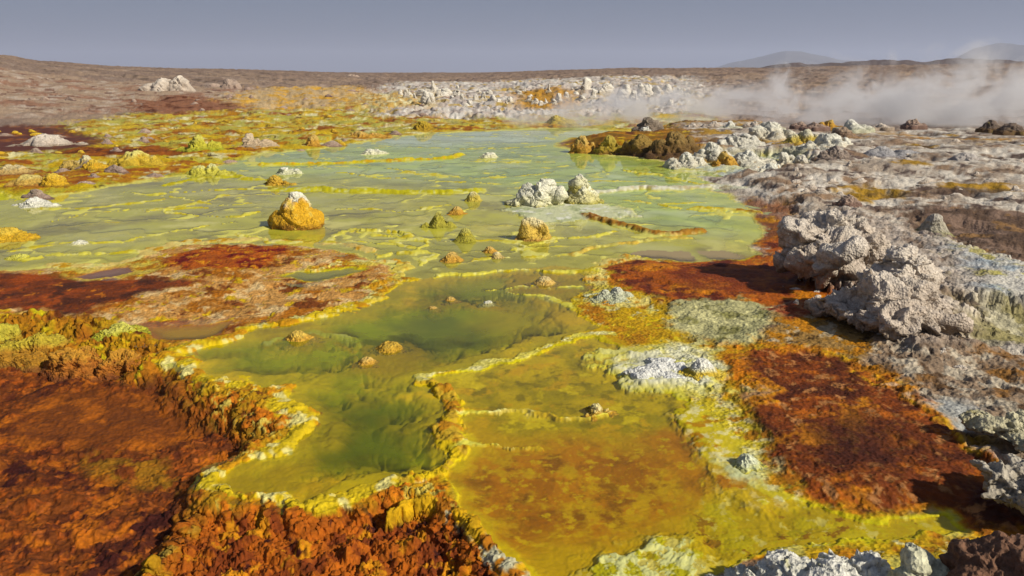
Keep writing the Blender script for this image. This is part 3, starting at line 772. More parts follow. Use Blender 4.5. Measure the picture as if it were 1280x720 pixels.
def mound(name, label, cat, px, py, wpx, hpx, pal, peaks=None, flat=1.3, rough=0.22, group=None, n=(96, 56), ridged=0.5, zb=None, depth=0.8, pth=0.3, tl=0.7, bl=0.15, mat=None):
    """an irregular crusted mound standing where it was surveyed: px,py its front foot, size in the survey's units"""
    SEED[0] += 7
    sd = SEED[0]
    z0 = 0.0 if zb is None else zb
    q0 = at(px, py, z0)
    r0 = math.hypot(q0[0], q0[1])
    Rw = 1.12 * wpx / 2 * math.hypot(r0, CAMZ) / F
    k = (r0 + Rw * depth) / r0
    cx, cy = q0[0] * k, q0[1] * k
    if zb is None:
        z0 = min(gz(cx, cy), gz(q0[0], q0[1])); z0 = max(z0, -0.03)
    Hw = hpx * math.hypot(r0, CAMZ) / F * 1.02
    Hw = max(Hw - Rw * depth * (CAMZ / r0) * 0.25, Hw * 0.6)
    nt, nr = n
    a = np.linspace(0, 2 * math.pi, nt, endpoint=False)
    def rowr():
        # rows spaced evenly along the slope of a mean section
        q_ = np.linspace(0, 1, 400)
        zz_ = sum(np.maximum.reduce([hh * np.clip(1 - (np.hypot(q_ * math.cos(t_) - ax, q_ * math.sin(t_) - ay) / ww) ** flat, 0, 1) ** 0.75 for (ax, ay, hh, ww) in PK]) * np.clip(1 - q_ ** 3, 0, 1) for t_ in (0, 1.6, 3.1, 4.7)) / 4
        sl = np.concatenate([[0], np.cumsum(np.hypot(np.diff(q_) * Rw, np.diff(zz_) * Hw))])
        return np.interp(np.linspace(0, sl[-1], nr), sl, q_)
    PK = peaks or [(0, 0, 1.0, 1.0)]
    rad = rowr()
    A, Rd = np.meshgrid(a, rad)
    lob = 1 + 0.35 * p2(np.cos(A) * 1.3 + sd, np.sin(A) * 1.3, 3) + 0.15 * p2(np.cos(A) * 4 + sd, np.sin(A) * 4, 4)
    x = np.cos(A) * Rd * lob; y = np.sin(A) * Rd * lob * depth
    if peaks is None: peaks = [(0, 0, 1.0, 1.0)]
    z = np.zeros_like(x)
    edge = np.clip(1 - Rd ** 3, 0, 1)
    for (ax, ay, hh, ww) in peaks:
        dd = np.hypot(x - ax, y - ay * depth) / ww
        ex = 1.5 + 0.7 * flat
        t0 = 1 / (1 + (1 / 0.6) ** ex)
        z = np.maximum(z, hh * np.clip(1 / (1 + (dd / 0.6) ** ex) - t0, 0, 1) / (1 - t0))
    z = z * edge
    V = np.stack([x.ravel() * Rw, y.ravel() * Rw, z.ravel() * Hw], 1).astype(np.float32)
    # relief along the surface
    G = V.reshape(nr, nt, 3)
    dv = np.gradient(G, axis=0)
    du = np.roll(G, -1, 1) - np.roll(G, 1, 1)
    nn = np.cross(dv, du); nn /= np.linalg.norm(nn, axis=2, keepdims=True) + 1e-9
    nn = nn.reshape(-1, 3); nn[:nt] = (0, 0, 1)
    S = min(Rw, Hw * 1.3)
    loc = V + np.array([cx, cy, 0], np.float32)
    wq = loc + 0.22 * S * np.stack([p3(loc, S * 0.5, sd + 1), p3(loc, S * 0.5, sd + 2), p3(loc, S * 0.5, sd + 3)], 1)
    dsp = 1.5 * fbm3(wq, S * 0.9, 6, sd, 0.66, ridged) + 0.6 * p3(loc, S * 1.3, sd + 5)
    V = V + nn * (dsp * rough * S * np.clip(1.15 - Rd.ravel() ** 6, 0.15, 1))[:, None]
    hrel = np.clip(V[:, 2] / max(Hw, 1e-3), 0, 1.2)
    # foot buried in the ground
    V = np.concatenate([V, V[-nt:] * [1.03, 1.03, 0] + [0, 0, -0.10 - 0.1 * Hw]])
    hrel = np.concatenate([hrel, np.zeros(nt)])
    pcol = V + np.array([cx, cy, 0])
    cc = cols3(pcol.astype(np.float32), hrel, *pal, S * 0.7, sd, pth, tl, bl)
    ids = np.arange((nr + 1) * nt).reshape(nr + 1, nt)
    Fq = np.stack([ids[:-1], ids[1:], np.roll(ids, -1, 1)[1:], np.roll(ids, -1, 1)[:-1]], -1).reshape(-1, 4)
    o = mesh_obj(name, V, Fq, mat or M_ROCK, {'Col': cc, 'Wet': np.zeros(len(V))})
    o.location = (cx, cy, z0)
    tag(o, label, cat, group)
    return o


def worley(p, scale, seed):
    q = p / scale + seed * 7.13
    f = np.floor(q); i = f.astype(np.int32); q = q - f
    d1 = np.full(len(p), 9.0); d2 = np.full(len(p), 9.0); idc = np.zeros(len(p))
    for a in (-1, 0, 1):
        for b in (-1, 0, 1):
            for c in (-1, 0, 1):
                h = PERM[PERM[PERM[(i[:, 0] + a) & 255] + ((i[:, 1] + b) & 255)] + ((i[:, 2] + c) & 255)]
                o = np.stack([PERM[h], PERM[h + 1], PERM[h + 2]], 1) / 256.0 + np.array([a, b, c]) - q
                d = np.sqrt((o ** 2).sum(1))
                n1 = d < d1
                d2 = np.where(n1, d1, np.minimum(d2, d)); idc = np.where(n1, h, idc); d1 = np.where(n1, d, d1)
    return d1, d2 - d1, idc / 255.0


def crag(name, label, cat, blobs, pal, dist, rough=0.10, voxel=0.022, wl=0.35, group=None, pth=0.3, ridged=0.6, tl=0.7, bl=0.1, foot=None, blocky=0.3, squash=(1, 1, 1)):
    """a craggy rock grown from overlapping lumps: (px, py, distance offset, radius in survey units, flattening)"""
    import bmesh
    SEED[0] += 11; sd = SEED[0]
    if isinstance(dist, tuple):
        q_ = at(*dist); dist = math.hypot(q_[0], q_[1])
    bm = bmesh.new()
    pts = []
    for (px, py, dd, rp, fl) in blobs:
        c = onray(px, py, dist + dd)
        rr = 0.86 * rp * (dist + dd) / F
        pts.append((c, rr))
        v = bmesh.ops.create_icosphere(bm, subdivisions=3, radius=rr)['verts']
        for q_ in v:
            q_.co.z *= fl
            q_.co += Vector(c)
    me = bpy.data.meshes.new('lumps'); bm.to_mesh(me); bm.free()
    tmp = bpy.data.objects.new('lumps', me); col.objects.link(tmp)
    md = tmp.modifiers.new('remesh', 'REMESH'); md.mode = 'VOXEL'; md.voxel_size = voxel
    md2 = tmp.modifiers.new('smooth', 'SMOOTH'); md2.factor = 0.5; md2.iterations = 5
    dg = bpy.context.evaluated_depsgraph_get(); dg.update()
    ev = tmp.evaluated_get(dg)
    m2 = bpy.data.meshes.new_from_object(ev)
    nv = len(m2.vertices)
    V = np.empty(nv * 3, np.float32); m2.vertices.foreach_get('co', V); V = V.reshape(-1, 3)
    Nn = np.empty(nv * 3, np.float32); m2.vertices.foreach_get('normal', Nn); Nn = Nn.reshape(-1, 3)
    fq = np.array([list(p.vertices) for p in m2.polygons if len(p.vertices) == 4], np.int32)
    bpy.data.objects.remove(tmp); bpy.data.meshes.remove(me); bpy.data.meshes.remove(m2)
    V = V + 0.33 * wl * np.stack([p3(V, wl * 1.1, sd + 11), p3(V, wl * 1.1, sd + 12), 0.8 * p3(V, wl * 1.1, sd + 13)], 1)
    wp = V + 0.4 * wl * np.stack([p3(V, wl * 0.8, sd + 1), p3(V, wl * 0.8, sd + 2), p3(V, wl * 0.8, sd + 3)], 1)
    d = fbm3(wp, wl, 7, sd, 0.56, ridged)
    big = p3(V, wl * 2.2, sd + 9)
    w1_, wc_, wi_ = worley(wp * [1, 1, 0.75], wl * 0.75, sd)
    w3_, wc2_, wi2_ = worley(wp * [1, 1, 0.8], wl * 0.26, sd + 3)
    blk = (wi_ - 0.5) * 1.1 * ss(0.0, 0.25, wc_) - 0.6 * (1 - ss(0, 0.14, wc_)) + 0.4 * (wi2_ - 0.5) - 0.28 * (1 - ss(0, 0.2, wc2_))
    V = V + Nn * (rough * (d * 2.3 + 0.8 * big + blocky * blk))[:, None]
    c0 = np.mean([p[0] for p in pts], 0)
    zf = gz(c0[0], c0[1]) if foot is None else foot
    zt = V[:, 2].max()
    h = np.clip((V[:, 2] - zf) / max(zt - zf, 1e-3), 0, 1)
    cc = cols3(V, h, *pal, wl * 1.2, sd, pth, tl, bl)
    org = np.array([c0[0], c0[1], zf])
    o = mesh_obj(name, V - org, fq, M_ROCK, {'Col': cc, 'Wet': np.zeros(nv)})
    o.location = org
    o.scale = squash
    tag(o, label, cat, group)
    return o


# palettes: foot, flank, top, patches
P_YEL = (C('8a6a14'), C('c9a01e'), C('d2b23c'), C('c98a18'))
P_OLI = (C('8a8420'), C('a39a34'), C('b0a852'), C('c2ac30'))
P_CRM = (C('b3aa60'), C('d6d2ac'), C('e0ddc6'), C('cfc896'))
P_WHT = (C('b8b69a'), C('d8d5c2'), C('e2dfd2'), C('c0bda8'))
P_ORG = (C('a87a20'), C('c29434'), C('c9a858'), C('a8661c'))
P_LIM = (C('9a9a20'), C('b9b234'), C('c9c458'), C('a89a1c'))
P_GRY = (C('9c8a76'), C('c2b3a2'), C('d2c6b6'), C('a89682'))
P_BRN = (C('7a5f52'), C('a08878'), C('ad9887'), C('6d5448'))
P_RUS = (C('7a4214'), C('a8661c'), C('c08a28'), C('8f5018'))
MD, SM = 'mineral mound', 'salt_mound'

def part_of(whole, part):
    part.parent = whole
    part.location = Vector(part.location) - Vector(whole.location)


# ---- mounds standing in the water
yellow = crag(SM, 'big yellow mound with a white knob on top, standing in the lake', MD,
     [(372, 276, 0, 26, 0.9), (371, 264, 0, 20, 1), (392, 278, 0, 18, 0.9), (352, 280, 0, 18, 0.8), (371, 258, 0, 14, 1), (362, 282, -0.1, 19, 0.7), (385, 282, -0.1, 20, 0.7), (372, 290, 0, 32, 0.6)],
     (C('8a5f14'), C('cf9f1c'), C('dcd8c4'), C('d8b848')), (372, 283, 0), rough=0.055, voxel=0.016, wl=0.3, foot=0.0, tl=0.88, bl=0.12, pth=0.2, blocky=0.2)
mound(SM, 'blunt olive mound with a low left shoulder, beside the small round mound', MD, 546, 288, 54, 25, P_OLI, peaks=[(0.1, 0, 1.0, 0.6), (-0.55, 0, 0.42, 0.5), (0.55, 0, 0.5, 0.5)], flat=2, rough=0.2)
mound(SM, 'small round olive mound between the blunt olive mound and the cream cone', MD, 582, 304, 33, 17, P_OLI, flat=1.9, rough=0.18)
part_of(yellow, crag('cap', None, None, [(370, 254, 0, 14, 0.9), (368, 248, 0, 10, 1), (376, 253, 0, 11, 0.9)], (C('d2c27a'), C('d8d4bc'), C('e2dfd0'), C('cfc8a4')), (372, 283, 0), rough=0.03, voxel=0.01, wl=0.15, foot=0.4))
crag(SM, 'steep cream and yellow cone mound reflected in still green water', MD, [(664, 300, 0, 19, 0.7), (664, 290, 0, 16, 0.9), (662, 282, 0, 11, 1), (674, 290, 0, 13, 1), (652, 300, 0, 13, 0.7), (676, 300, 0, 14, 0.7)],
     (C('a8783c'), C('cfae4a'), C('dccf9e'), C('d2a024')), (664, 299, 0), rough=0.05, voxel=0.012, wl=0.24, ridged=0.5, foot=0.0, tl=0.75, bl=0.1, blocky=0.2)
crag(SM, 'broad craggy white mound, left one of the close pair in the lake', MD, [(660, 246, 0, 17, 1), (655, 240, 0, 9, 1), (680, 244, 0, 20, 0.95), (684, 232, 0, 9, 1), (678, 233, 0.1, 8, 1), (695, 246, 0, 14, 0.9), (648, 256, 0, 13, 0.8), (690, 256, 0, 16, 0.7), (670, 258, -0.1, 20, 0.6)],
     P_CRM, (676, 256, 0), rough=0.06, voxel=0.014, wl=0.26, ridged=0.7, foot=0.0, tl=0.45, bl=0.05, blocky=0.2)
cream = crag(SM, 'cream mound with square knob and yellow foot, right one of the close pair', MD, [(723, 238, 0, 11, 1), (724, 245, 0, 15, 1), (738, 248, 0, 13, 0.9), (712, 250, 0, 13, 0.9), (728, 256, -0.1, 20, 0.6), (746, 256, 0, 9, 0.7)],
     (C('a39a3c'), C('cbc48a'), C('dcd9bb'), C('c9b458')), (727, 253, 0), rough=0.055, voxel=0.014, wl=0.24, ridged=0.7, foot=0.0, tl=0.55, bl=0.15, blocky=0.2)
part_of(cream, crag('knob', None, None, [(722, 233, 0, 11, 1), (724, 227, 0, 8, 1), (730, 230, 0, 8, 1)], P_CRM, (727, 253, 0), rough=0.05, voxel=0.012, wl=0.2, foot=0.3))
mound(SM, 'small yellow mound with pale lip just left of the white pair', MD, 592, 253, 27, 14, (C('a8982a'), C('c2ae48'), C('d5cd98'), C('c9a434')), flat=1.8)
mound(SM, 'low orange mound behind the blunt olive mound', MD, 571, 269, 26, 9, P_ORG, flat=1.8, n=(64, 36))
mound(SM, 'domed orange crust mound on the thin rim left of the cream cone', MD, 566, 329, 34, 13, P_ORG, flat=2, n=(80, 44))
mound(SM, 'small knobbly orange crust, upper of the two touching ones below the cream cone', MD, 613, 317, 24, 8, P_ORG, flat=1.9, n=(64, 36))
mound(SM, 'small knobbly cream crust, lower of the two touching ones below the cream cone', MD, 621, 324, 22, 8, (C('a08a4a'), C('c4ac68'), C('cdbd8a'), C('8f7a48')), flat=1.9, n=(64, 36))
mound(SM, 'flat orange cream crust near the curled rim of the orange patch', MD, 682, 358, 40, 10, (C('b08a34'), C('cba858'), C('d6c286'), C('b9802c')), flat=2.4, n=(80, 44))
mound(SM, 'low orange crust lump in the front pool below the orange spit', MD, 374, 430, 48, 14, (C('a8902a'), C('c69a34'), C('cfae4a'), C('b98428')), flat=2.4, n=(90, 50), bl=0.05)
mound(SM, 'flat ring shaped orange crust in the middle of the front pool', MD, 487, 443, 50, 12, (C('a08a1c'), C('bd9428'), C('c4a038'), C('b07c20')), flat=2.6, n=(90, 50), bl=0.05)
mound(SM, 'small orange knob nearest the ring shaped crust in the front pool', MD, 459, 458, 32, 10, P_ORG, flat=2.2, n=(64, 36))
mound(SM, 'tiny orange crust by the dark green hollow of the front pool', MD, 563, 378, 26, 7, P_ORG, flat=2.2, n=(56, 32))
mound(SM, 'tiny rusty crust left of the dark green hollow in the front pool', MD, 541, 388, 24, 6, P_ORG, flat=2.2, n=(56, 32))
mound(SM, 'tiny cream crust right of the dark green hollow in the front pool', MD, 610, 381, 22, 6, P_CRM, flat=2.2, n=(56, 32))
mound(SM, 'lone orange and cream knob standing in the yellow shallows', MD, 745, 522, 46, 15, (C('b59a34'), C('cba63c'), C('dccf92'), C('bd8424')), peaks=[(0, 0, 1, 0.6), (0.5, -0.2, 0.7, 0.5), (-0.4, 0.2, 0.7, 0.4)], flat=1.4, rough=0.6, n=(110, 66))
crag(SM, 'wide lumpy white crust mound on the yellow flat', MD, [(800, 462, 0, 20, 0.6), (825, 456, 0.1, 22, 0.6), (845, 458, 0.1, 20, 0.6), (815, 470, -0.1, 24, 0.45), (840, 470, -0.1, 22, 0.45), (785, 466, 0, 14, 0.5), (862, 466, 0.1, 14, 0.5), (826, 447, 0.2, 16, 0.6)],
     (C('b9bd84'), C('d0d0c2'), C('dddcd4'), C('b3b6ac')), (825, 470, 0), rough=0.055, voxel=0.010, wl=0.18, foot=0.0, tl=0.4, bl=0.15, blocky=0.2, squash=(1.05, 1, 0.6))
mound(SM, 'small white knob with yellow foot at the edge of the rust patch', MD, 876, 480, 46, 18, (C('c4a834'), C('d6cf9a'), C('dedccf'), C('cdbb58')), flat=2.2, rough=0.22, n=(96, 60), tl=0.5, bl=0.3)
mound(SM, 'pale green crust lump at the left edge of the big rust patch', MD, 931, 592, 42, 14, (C('b0a83c'), C('c2c48a'), C('d2d6b4'), C('a8b08a')), flat=2.4, rough=0.3, n=(96, 60), tl=0.5)
mound(SM, 'grey green hollow crust with dark holes beside the curled cream rim', MD, 765, 384, 62, 16, (C('b3b48a'), C('c0c2a4'), C('cfcfb8'), C('7d8272')), peaks=[(-0.3, 0, 0.8, 0.5), (0.2, 0, 1, 0.5), (0.55, 0, 0.7, 0.4)], flat=2.2, rough=0.35, n=(110, 60))

# ---- far left shore and lake islets
for a in [('bright yellow lump at the water edge, far left', 69, 237, 28, 17, P_YEL, None),
          ('low white crust in pale green shallows at the left edge of the lake', 46, 260, 38, 11, P_WHT, None),
          ('rounded yellow lump at the left frame edge of the lake', 14, 304, 50, 17, P_YEL, None),
          ('small yellow crust on the shallows below the left edge lump', 24, 326, 34, 8, P_LIM, None),
          ('small cream crust bit alone on the olive water at the left', 100, 307, 28, 6, P_CRM, None),
          ('peaked lime and cream crust in the lake left of the white flaked crust', 264, 221, 44, 18, (C('a8a02c'), C('c2ba44'), C('d2d090'), C('b5a52c')), [(0.05, 0, 1, 0.45), (-0.4, 0, 0.55, 0.6), (0.5, 0, 0.35, 0.6)]),
          ('bright lime green mound with two humps on the rusty shore', 252, 193, 36, 21, P_LIM, [(-0.15, 0, 1, 0.7), (0.55, 0.2, 0.85, 0.5)]),
          ('wide yellow mound at the lake edge with a cream crown', 172, 212, 58, 22, (C('b08a20'), C('c2a42c'), C('d2c870'), C('b5821c')), [(0, 0, 1, 0.8), (-0.45, 0, 0.6, 0.5), (0.5, 0, 0.5, 0.5)]),
          ('cream topped mound with dark left side on the left shore', 104, 213, 46, 21, (C('8a5f2c'), C('bda050'), C('d2c9a0'), C('6a4a28')), [(0.1, 0, 1, 0.7), (-0.5, 0, 0.7, 0.5)]),
          ('small orange cone leaning on the cream topped mound', 119, 217, 26, 13, P_YEL, None),
          ('grey brown low mound behind the left shore', 60, 186, 56, 13, P_GRY, [(0, 0, 1, 0.9), (-0.4, 0, 0.7, 0.5)]),
          ('pale tan crust lump at the far left of the shore', 20, 222, 40, 12, (C('8a5f2c'), C('bda060'), C('c9b98a'), C('9a6a28')), None),
          ('small yellow crust lump left of the bright yellow lump', 38, 236, 36, 12, (C('9a6a28'), C('bd9a44'), C('c9b66a'), C('8a5a24')), None),
          ('pale tan mound with dark left face on the lake shore', 318, 187, 36, 16, (C('b09a7a'), C('bfa888'), C('cbb89a'), C('8a6434')), [(-0.2, 0, 1, 0.5), (0.3, 0, 0.5, 0.7)]),
          ('small orange cone on the pale shore spit', 391, 185, 20, 14, P_ORG, None),
          ('white flaked crust islet between the yellow bars', 362, 219, 34, 12, (C('a8a84a'), C('d0cfa8'), C('dddccb'), C('b3ac50')), [(-0.2, 0, 1, 0.6), (0.5, 0, 0.5, 0.5)]),
          ('orange pitted crust on the end of the lime bar', 345, 233, 34, 16, (C('a88a24'), C('c29a2c'), C('cba83c'), C('8a5a1c')), [(0, 0, 1, 0.6), (0.5, 0.1, 0.6, 0.5)]),
          ('dark sided yellow cone on the far shore of the lake', 528, 165, 24, 15, (C('8a6a14'), C('a8881c'), C('b59a2c'), C('6a5214')), None),
          ('low orange bank lump left of the dark sided cone', 460, 174, 46, 9, P_ORG, [(-0.3, 0, 1, 0.6), (0.4, 0, 0.8, 0.6)]),
          ('small white islet far out in the pale lake', 612, 198, 22, 9, P_CRM, None),
          ('spiky cream islet beyond the long yellow bar', 466, 194, 34, 8, P_CRM, None),
          ('yellow lump on the far shore where the steam begins', 698, 158, 36, 13, (C('9a8420'), C('b39c30'), C('bda848'), C('8a7020')), None)]:
    mound(SM, a[0], MD, a[1], a[2], a[3] * 1.2, a[4] * 0.74, a[5], peaks=a[6], flat=1.8, rough=0.5, n=(84, 48))

# ---- knobbly orange lumps in the lower left bank
for a in [('round rust coloured knobbly lump nearest the tip of the front pool rim', 160, 478, 66, 42, P_RUS), ('wide orange knobbly lump left of the round rust lump', 108, 474, 74, 42, P_RUS),
          ('orange crust lump with yellow top in the lower left bank', 50, 462, 80, 40, (C('80501a'), C('a8781c'), C('b5a02c'), C('8a5418'))), ('yellow topped crust lump by the left frame edge', 14, 446, 60, 38, (C('7a4a14'), C('a8861c'), C('b5a834'), C('8a5a18'))),
          ('lime yellow crust lump on top of the lower left bank', 152, 424, 48, 16, P_LIM)]:
    mound('crust_lump', a[0], 'crust lump', a[1], a[2], a[3] * 1.15, a[4] * 0.62, a[5], peaks=[(0, 0, 1, 0.9), (0.45, -0.3, 0.7, 0.5), (-0.45, -0.2, 0.75, 0.5)], flat=1.8, rough=0.6, n=(130, 80), ridged=0.6, zb=-0.12 if a[2] > 440 else 0.0)

# ---- grey crags at the right
rear = crag('grey_crag', 'tall pitted grey crag with knobbly tops, rear one of the right outcrop', 'rock',
     [(1008, 285, -0.2, 24, 1), (996, 314, -0.3, 17, 0.8), (1030, 275, 0, 26, 1), (1045, 300, -0.3, 34, 1), (1085, 285, 0.2, 18, 1.1), (1070, 300, 0, 30, 1), (1022, 322, -0.5, 26, 0.6), (984, 326, -0.4, 14, 0.6), (1100, 305, 0.1, 22, 0.9), (1040, 338, -0.5, 26, 0.5)],
     P_GRY, 9.7, rough=0.14, ridged=1.0, voxel=0.02, wl=0.36, squash=(0.9, 0.9, 0.74))
front = crag('grey_crag', 'massive cracked grey crag, front one of the right outcrop, beside the rust flat', 'rock',
     [(1128, 305, 0.3, 20, 1), (1140, 318, 0.3, 22, 1), (1118, 335, 0.1, 32, 0.9), (1150, 345, 0.2, 28, 1.1), (1090, 350, 0, 32, 0.8), (1060, 365, -0.1, 28, 0.7), (1105, 370, -0.3, 34, 0.9), (1140, 375, -0.1, 36, 0.9), (1165, 375, 0.1, 26, 0.9), (1080, 385, -0.3, 34, 0.7), (1120, 395, -0.5, 36, 0.6), (1160, 400, -0.3, 36, 0.5), (1040, 385, -0.1, 26, 0.5)],
     P_GRY, 8.1, rough=0.12, ridged=1.0, voxel=0.017, wl=0.34, squash=(0.94, 0.94, 0.76))
for bl in ([(1060, 262, 0.2, 14, 1), (1064, 274, 0.15, 14, 1), (1056, 270, 0.15, 10, 1)], [(1080, 266, 0.25, 11, 1.1), (1082, 278, 0.2, 13, 1.1)], [(1012, 268, -0.1, 12, 1.0), (1016, 276, -0.1, 14, 1)]):
    part_of(rear, crag('pinnacle', None, None, bl, P_GRY, 9.7, rough=0.09, voxel=0.014, wl=0.22, foot=0.3, ridged=0.8))
part_of(front, crag('pinnacle', None, None, [(1128, 300, 0.3, 17, 1), (1124, 308, 0.3, 14, 1), (1138, 308, 0.3, 14, 1)], P_GRY, 8.1, rough=0.07, voxel=0.013, wl=0.22, foot=0.4, ridged=0.8))
crag('grey_crag', 'flat topped grey boulder wedged between the two tall crags', 'rock', [(1050, 318, 0, 22, 0.8), (1066, 312, 0, 16, 0.9), (1038, 330, 0, 18, 0.7)], P_GRY, 8.9, rough=0.05, voxel=0.016, wl=0.3)
mound('boulder', 'rounded pale grey boulder behind the front crag on the right', 'rock', 1164, 303, 40, 24, (C('8f8a5a'), C('ada590'), C('b8b0a2'), C('a8a078')), flat=2.6, rough=0.2, n=(96, 56))
crag('grey_boulder', 'rough pale boulder at the right frame edge above the rust band', 'rock', [(1246, 572, 0, 20, 0.5), (1268, 578, 0, 28, 0.45), (1300, 580, 0.1, 40, 0.45), (1262, 598, -0.1, 24, 0.5), (1290, 604, -0.1, 34, 0.4), (1335, 606, 0, 44, 0.45)], (C('75685a'), C('a09684'), C('b8ae9c'), C('7d7464')), 4.75, rough=0.075, voxel=0.010, wl=0.16, ridged=1.0, squash=(1, 1, 0.62))
crag('grey_boulder', 'cream speckled boulder at the right frame edge, upper of two', 'rock', [(1240, 517, 0, 18, 0.6), (1266, 516, 0.1, 24, 0.6), (1300, 524, 0.1, 36, 0.5), (1222, 508, 0.1, 11, 0.8), (1285, 535, -0.1, 26, 0.5)], (C('8a7f66'), C('b0a888'), C('c4bc9a'), C('9a9060')), 5.6, rough=0.07, voxel=0.011, wl=0.16, ridged=1.0, squash=(1, 1, 0.62))
# ---- foot of the photo, right
crag('salt_heap', 'crumbly white salt heap at the bottom edge of the photo', 'salt heap',
     [(930, 722, 0, 30, 0.8), (975, 706, 0, 30, 0.9), (1000, 718, -0.05, 38, 0.8), (1050, 706, 0.05, 32, 0.8), (1085, 702, 0.1, 30, 0.8), (1040, 730, -0.1, 46, 0.7), (1100, 722, 0, 34, 0.7), (960, 740, -0.1, 46, 0.7), (905, 735, -0.05, 28, 0.7)],
     (C('b8b58c'), C('d4d1be'), C('e0ddd0'), C('c2bd90')), 3.45, rough=0.042, voxel=0.0075, wl=0.12, foot=0.0, ridged=0.8, squash=(1, 1, 0.8))
crag('salt_heap', 'small yellowish cream heap between the white heap and the brown rock', 'salt heap', [(1148, 706, 0, 24, 0.9), (1165, 718, 0, 26, 0.8), (1138, 724, -0.05, 24, 0.8)], (C('a8a060'), C('c4bf92'), C('d2cfae'), C('b0a868')), 3.5, rough=0.022, voxel=0.008, wl=0.1, foot=0.0)
crag('brown_rock', 'dark brown crumbly rock in the bottom right corner', 'rock', [(1195, 692, 0, 22, 0.8), (1215, 705, 0, 34, 0.8), (1250, 705, 0, 38, 0.8), (1290, 715, 0, 44, 0.8), (1235, 735, -0.1, 50, 0.7)], (C('4f3320'), C('6a4832'), C('7a5842'), C('3d2618')), 3.55, rough=0.03, voxel=0.009, wl=0.13, foot=0.0)

# ---- white heap behind the lake on the right: each lump its own
WH2 = (C('b08a3c'), C('d2cab4'), C('dedac8'), C('c4a868'))
WH3 = (C('bdb89c'), C('d6d0bc'), C('dfdccc'), C('b98a34'))
for a in [('white and rust boulder nearest the lake end of the white heap', 856, 212, 42, 19, WH3), ('white crust boulder with grey shade, second from the lake', 889, 207, 44, 24, WH2),
          ('long low white crust lump in the middle of the white heap', 930, 212, 64, 22, WH3), ('pointed white crust peak topping the white heap', 962, 190, 52, 24, WH2),
          ('blue grey crust lump behind the pointed white peak', 920, 196, 60, 20, (C('b0a88c'), C('cbc6b6'), C('d8d3c4'), C('b8b29c'))), ('white crust lump with orange streaks in the heap', 980, 212, 46, 22, WH2),
          ('yellow sided crust lump at the back of the white heap', 1004, 196, 42, 18, (C('b08a30'), C('c2ac50'), C('d2ccb0'), C('b5962c'))), ('smooth white slope of crust at the right of the heap', 1030, 203, 64, 20, WH3),
          ('dark grey rock at the right foot of the white heap', 1040, 216, 36, 15, (C('75665c'), C('8f7f72'), C('a39488'), C('9a7038'))), ('brown pointed rock standing on the white slope', 1050, 188, 32, 12, (C('8a6a38'), C('8a7058'), C('a08a74'), C('b08a34'))),
          ('low white crumbs heap at the lake foot of the white heap', 960, 222, 56, 12, WH3), ('rusty crust stub between the white boulders', 905, 211, 26, 15, P_ORG), ('tan crust slab at the front of the heap', 1000, 217, 36, 14, (C('a8864a'), C('bfae90'), C('cfc8b8'), C('a87a34')))]:
    mound('salt_heap', a[0], 'salt heap', a[1], a[2], a[3] * 1.25, a[4] * 0.8, a[5], peaks=[(0, 0, 1, 0.6), (0.5, 0, 0.7, 0.5), (-0.5, -0.1, 0.65, 0.5), (0.1, -0.4, 0.5, 0.5), (0.3, 0.3, 0.8, 0.4)], flat=1.6, rough=0.55, n=(84, 48), group='white crust heap by the lake')
# ---- dark yellow bank left of the heap, and rocks on the skyline of the plateau
for a in [('dark stump of rock on the tip of the yellow bank', 808, 170, 40, 16, (C('75603c'), C('7f705f'), C('8f8272'), C('5a4a3c'))), ('orange bank knob at the water end of the yellow bank', 729, 192, 34, 15, P_ORG),
          ('olive yellow bank knob right of the orange one', 761, 194, 40, 17, (C('8a6a20'), C('a08a28'), C('b09c3c'), C('6a4a1c'))), ('brown overhanging bank lump', 800, 197, 56, 18, (C('5a3c1c'), C('7a5c28'), C('8f7434'), C('8a6a24'))),
          ('dark brown bank lump closest to the white heap', 842, 200, 60, 22, (C('5a3f22'), C('75592c'), C('8a703c'), C('94742c'))), ('small white stone on the yellow bank', 808, 174, 18, 8, P_WHT)]:
    mound('bank_lump', a[0], 'crust lump', a[1], a[2], a[3], a[4], a[5], peaks=[(0, 0, 1, 0.8), (0.5, 0.1, 0.8, 0.5), (-0.5, 0, 0.7, 0.5)], flat=1.7, rough=0.55, n=(84, 50))
for i, (x, y, w, h, pal) in enumerate([(865, 160, 20, 5, P_GRY), (892, 159, 22, 6, P_GRY), (912, 160, 18, 7, P_WHT), (943, 159, 22, 7, P_GRY), (965, 160, 20, 9, P_WHT), (1000, 158, 16, 6, P_BRN), (1018, 160, 22, 8, P_BRN), (1036, 159, 22, 8, P_ORG), (1066, 162, 30, 11, P_WHT), (1100, 160, 20, 5, P_GRY)]):
    mound('ridge_rock', 'small rough rock in the row along the plateau edge in front of the steam', 'rock', x, y, w * 1.3, h * 0.8, pal, peaks=[(0, 0, 1, 0.6), (random.uniform(-.7, .7), 0, .7, .5), (random.uniform(-.7, .7), .2, .6, .4)], flat=1.6, rough=0.6, n=(56, 34), zb=0.33, group='rocks along the plateau edge')
mound('ridge_rock', 'brown dome rock on the plateau edge right of the row, in front of steam', 'rock', 1142, 158, 22, 7, P_BRN, flat=1.5, rough=0.6, n=(60, 36), zb=0.36)
mound('ridge_rock', 'dark peaked rock at far right before the steam, left of two', 'rock', 1238, 162, 24, 7, (C('6a5030'), C('6d5d50'), C('7d6c5f'), C('8a7a34')), flat=1.4, rough=0.55, n=(60, 36), zb=0.33)
mound('ridge_rock', 'dark peaked rock at far right before the steam, right of two', 'rock', 1266, 165, 28, 8, (C('6a5030'), C('6d5d50'), C('7d6c5f'), C('8a7a34')), flat=1.4, rough=0.55, n=(60, 36), zb=0.33)
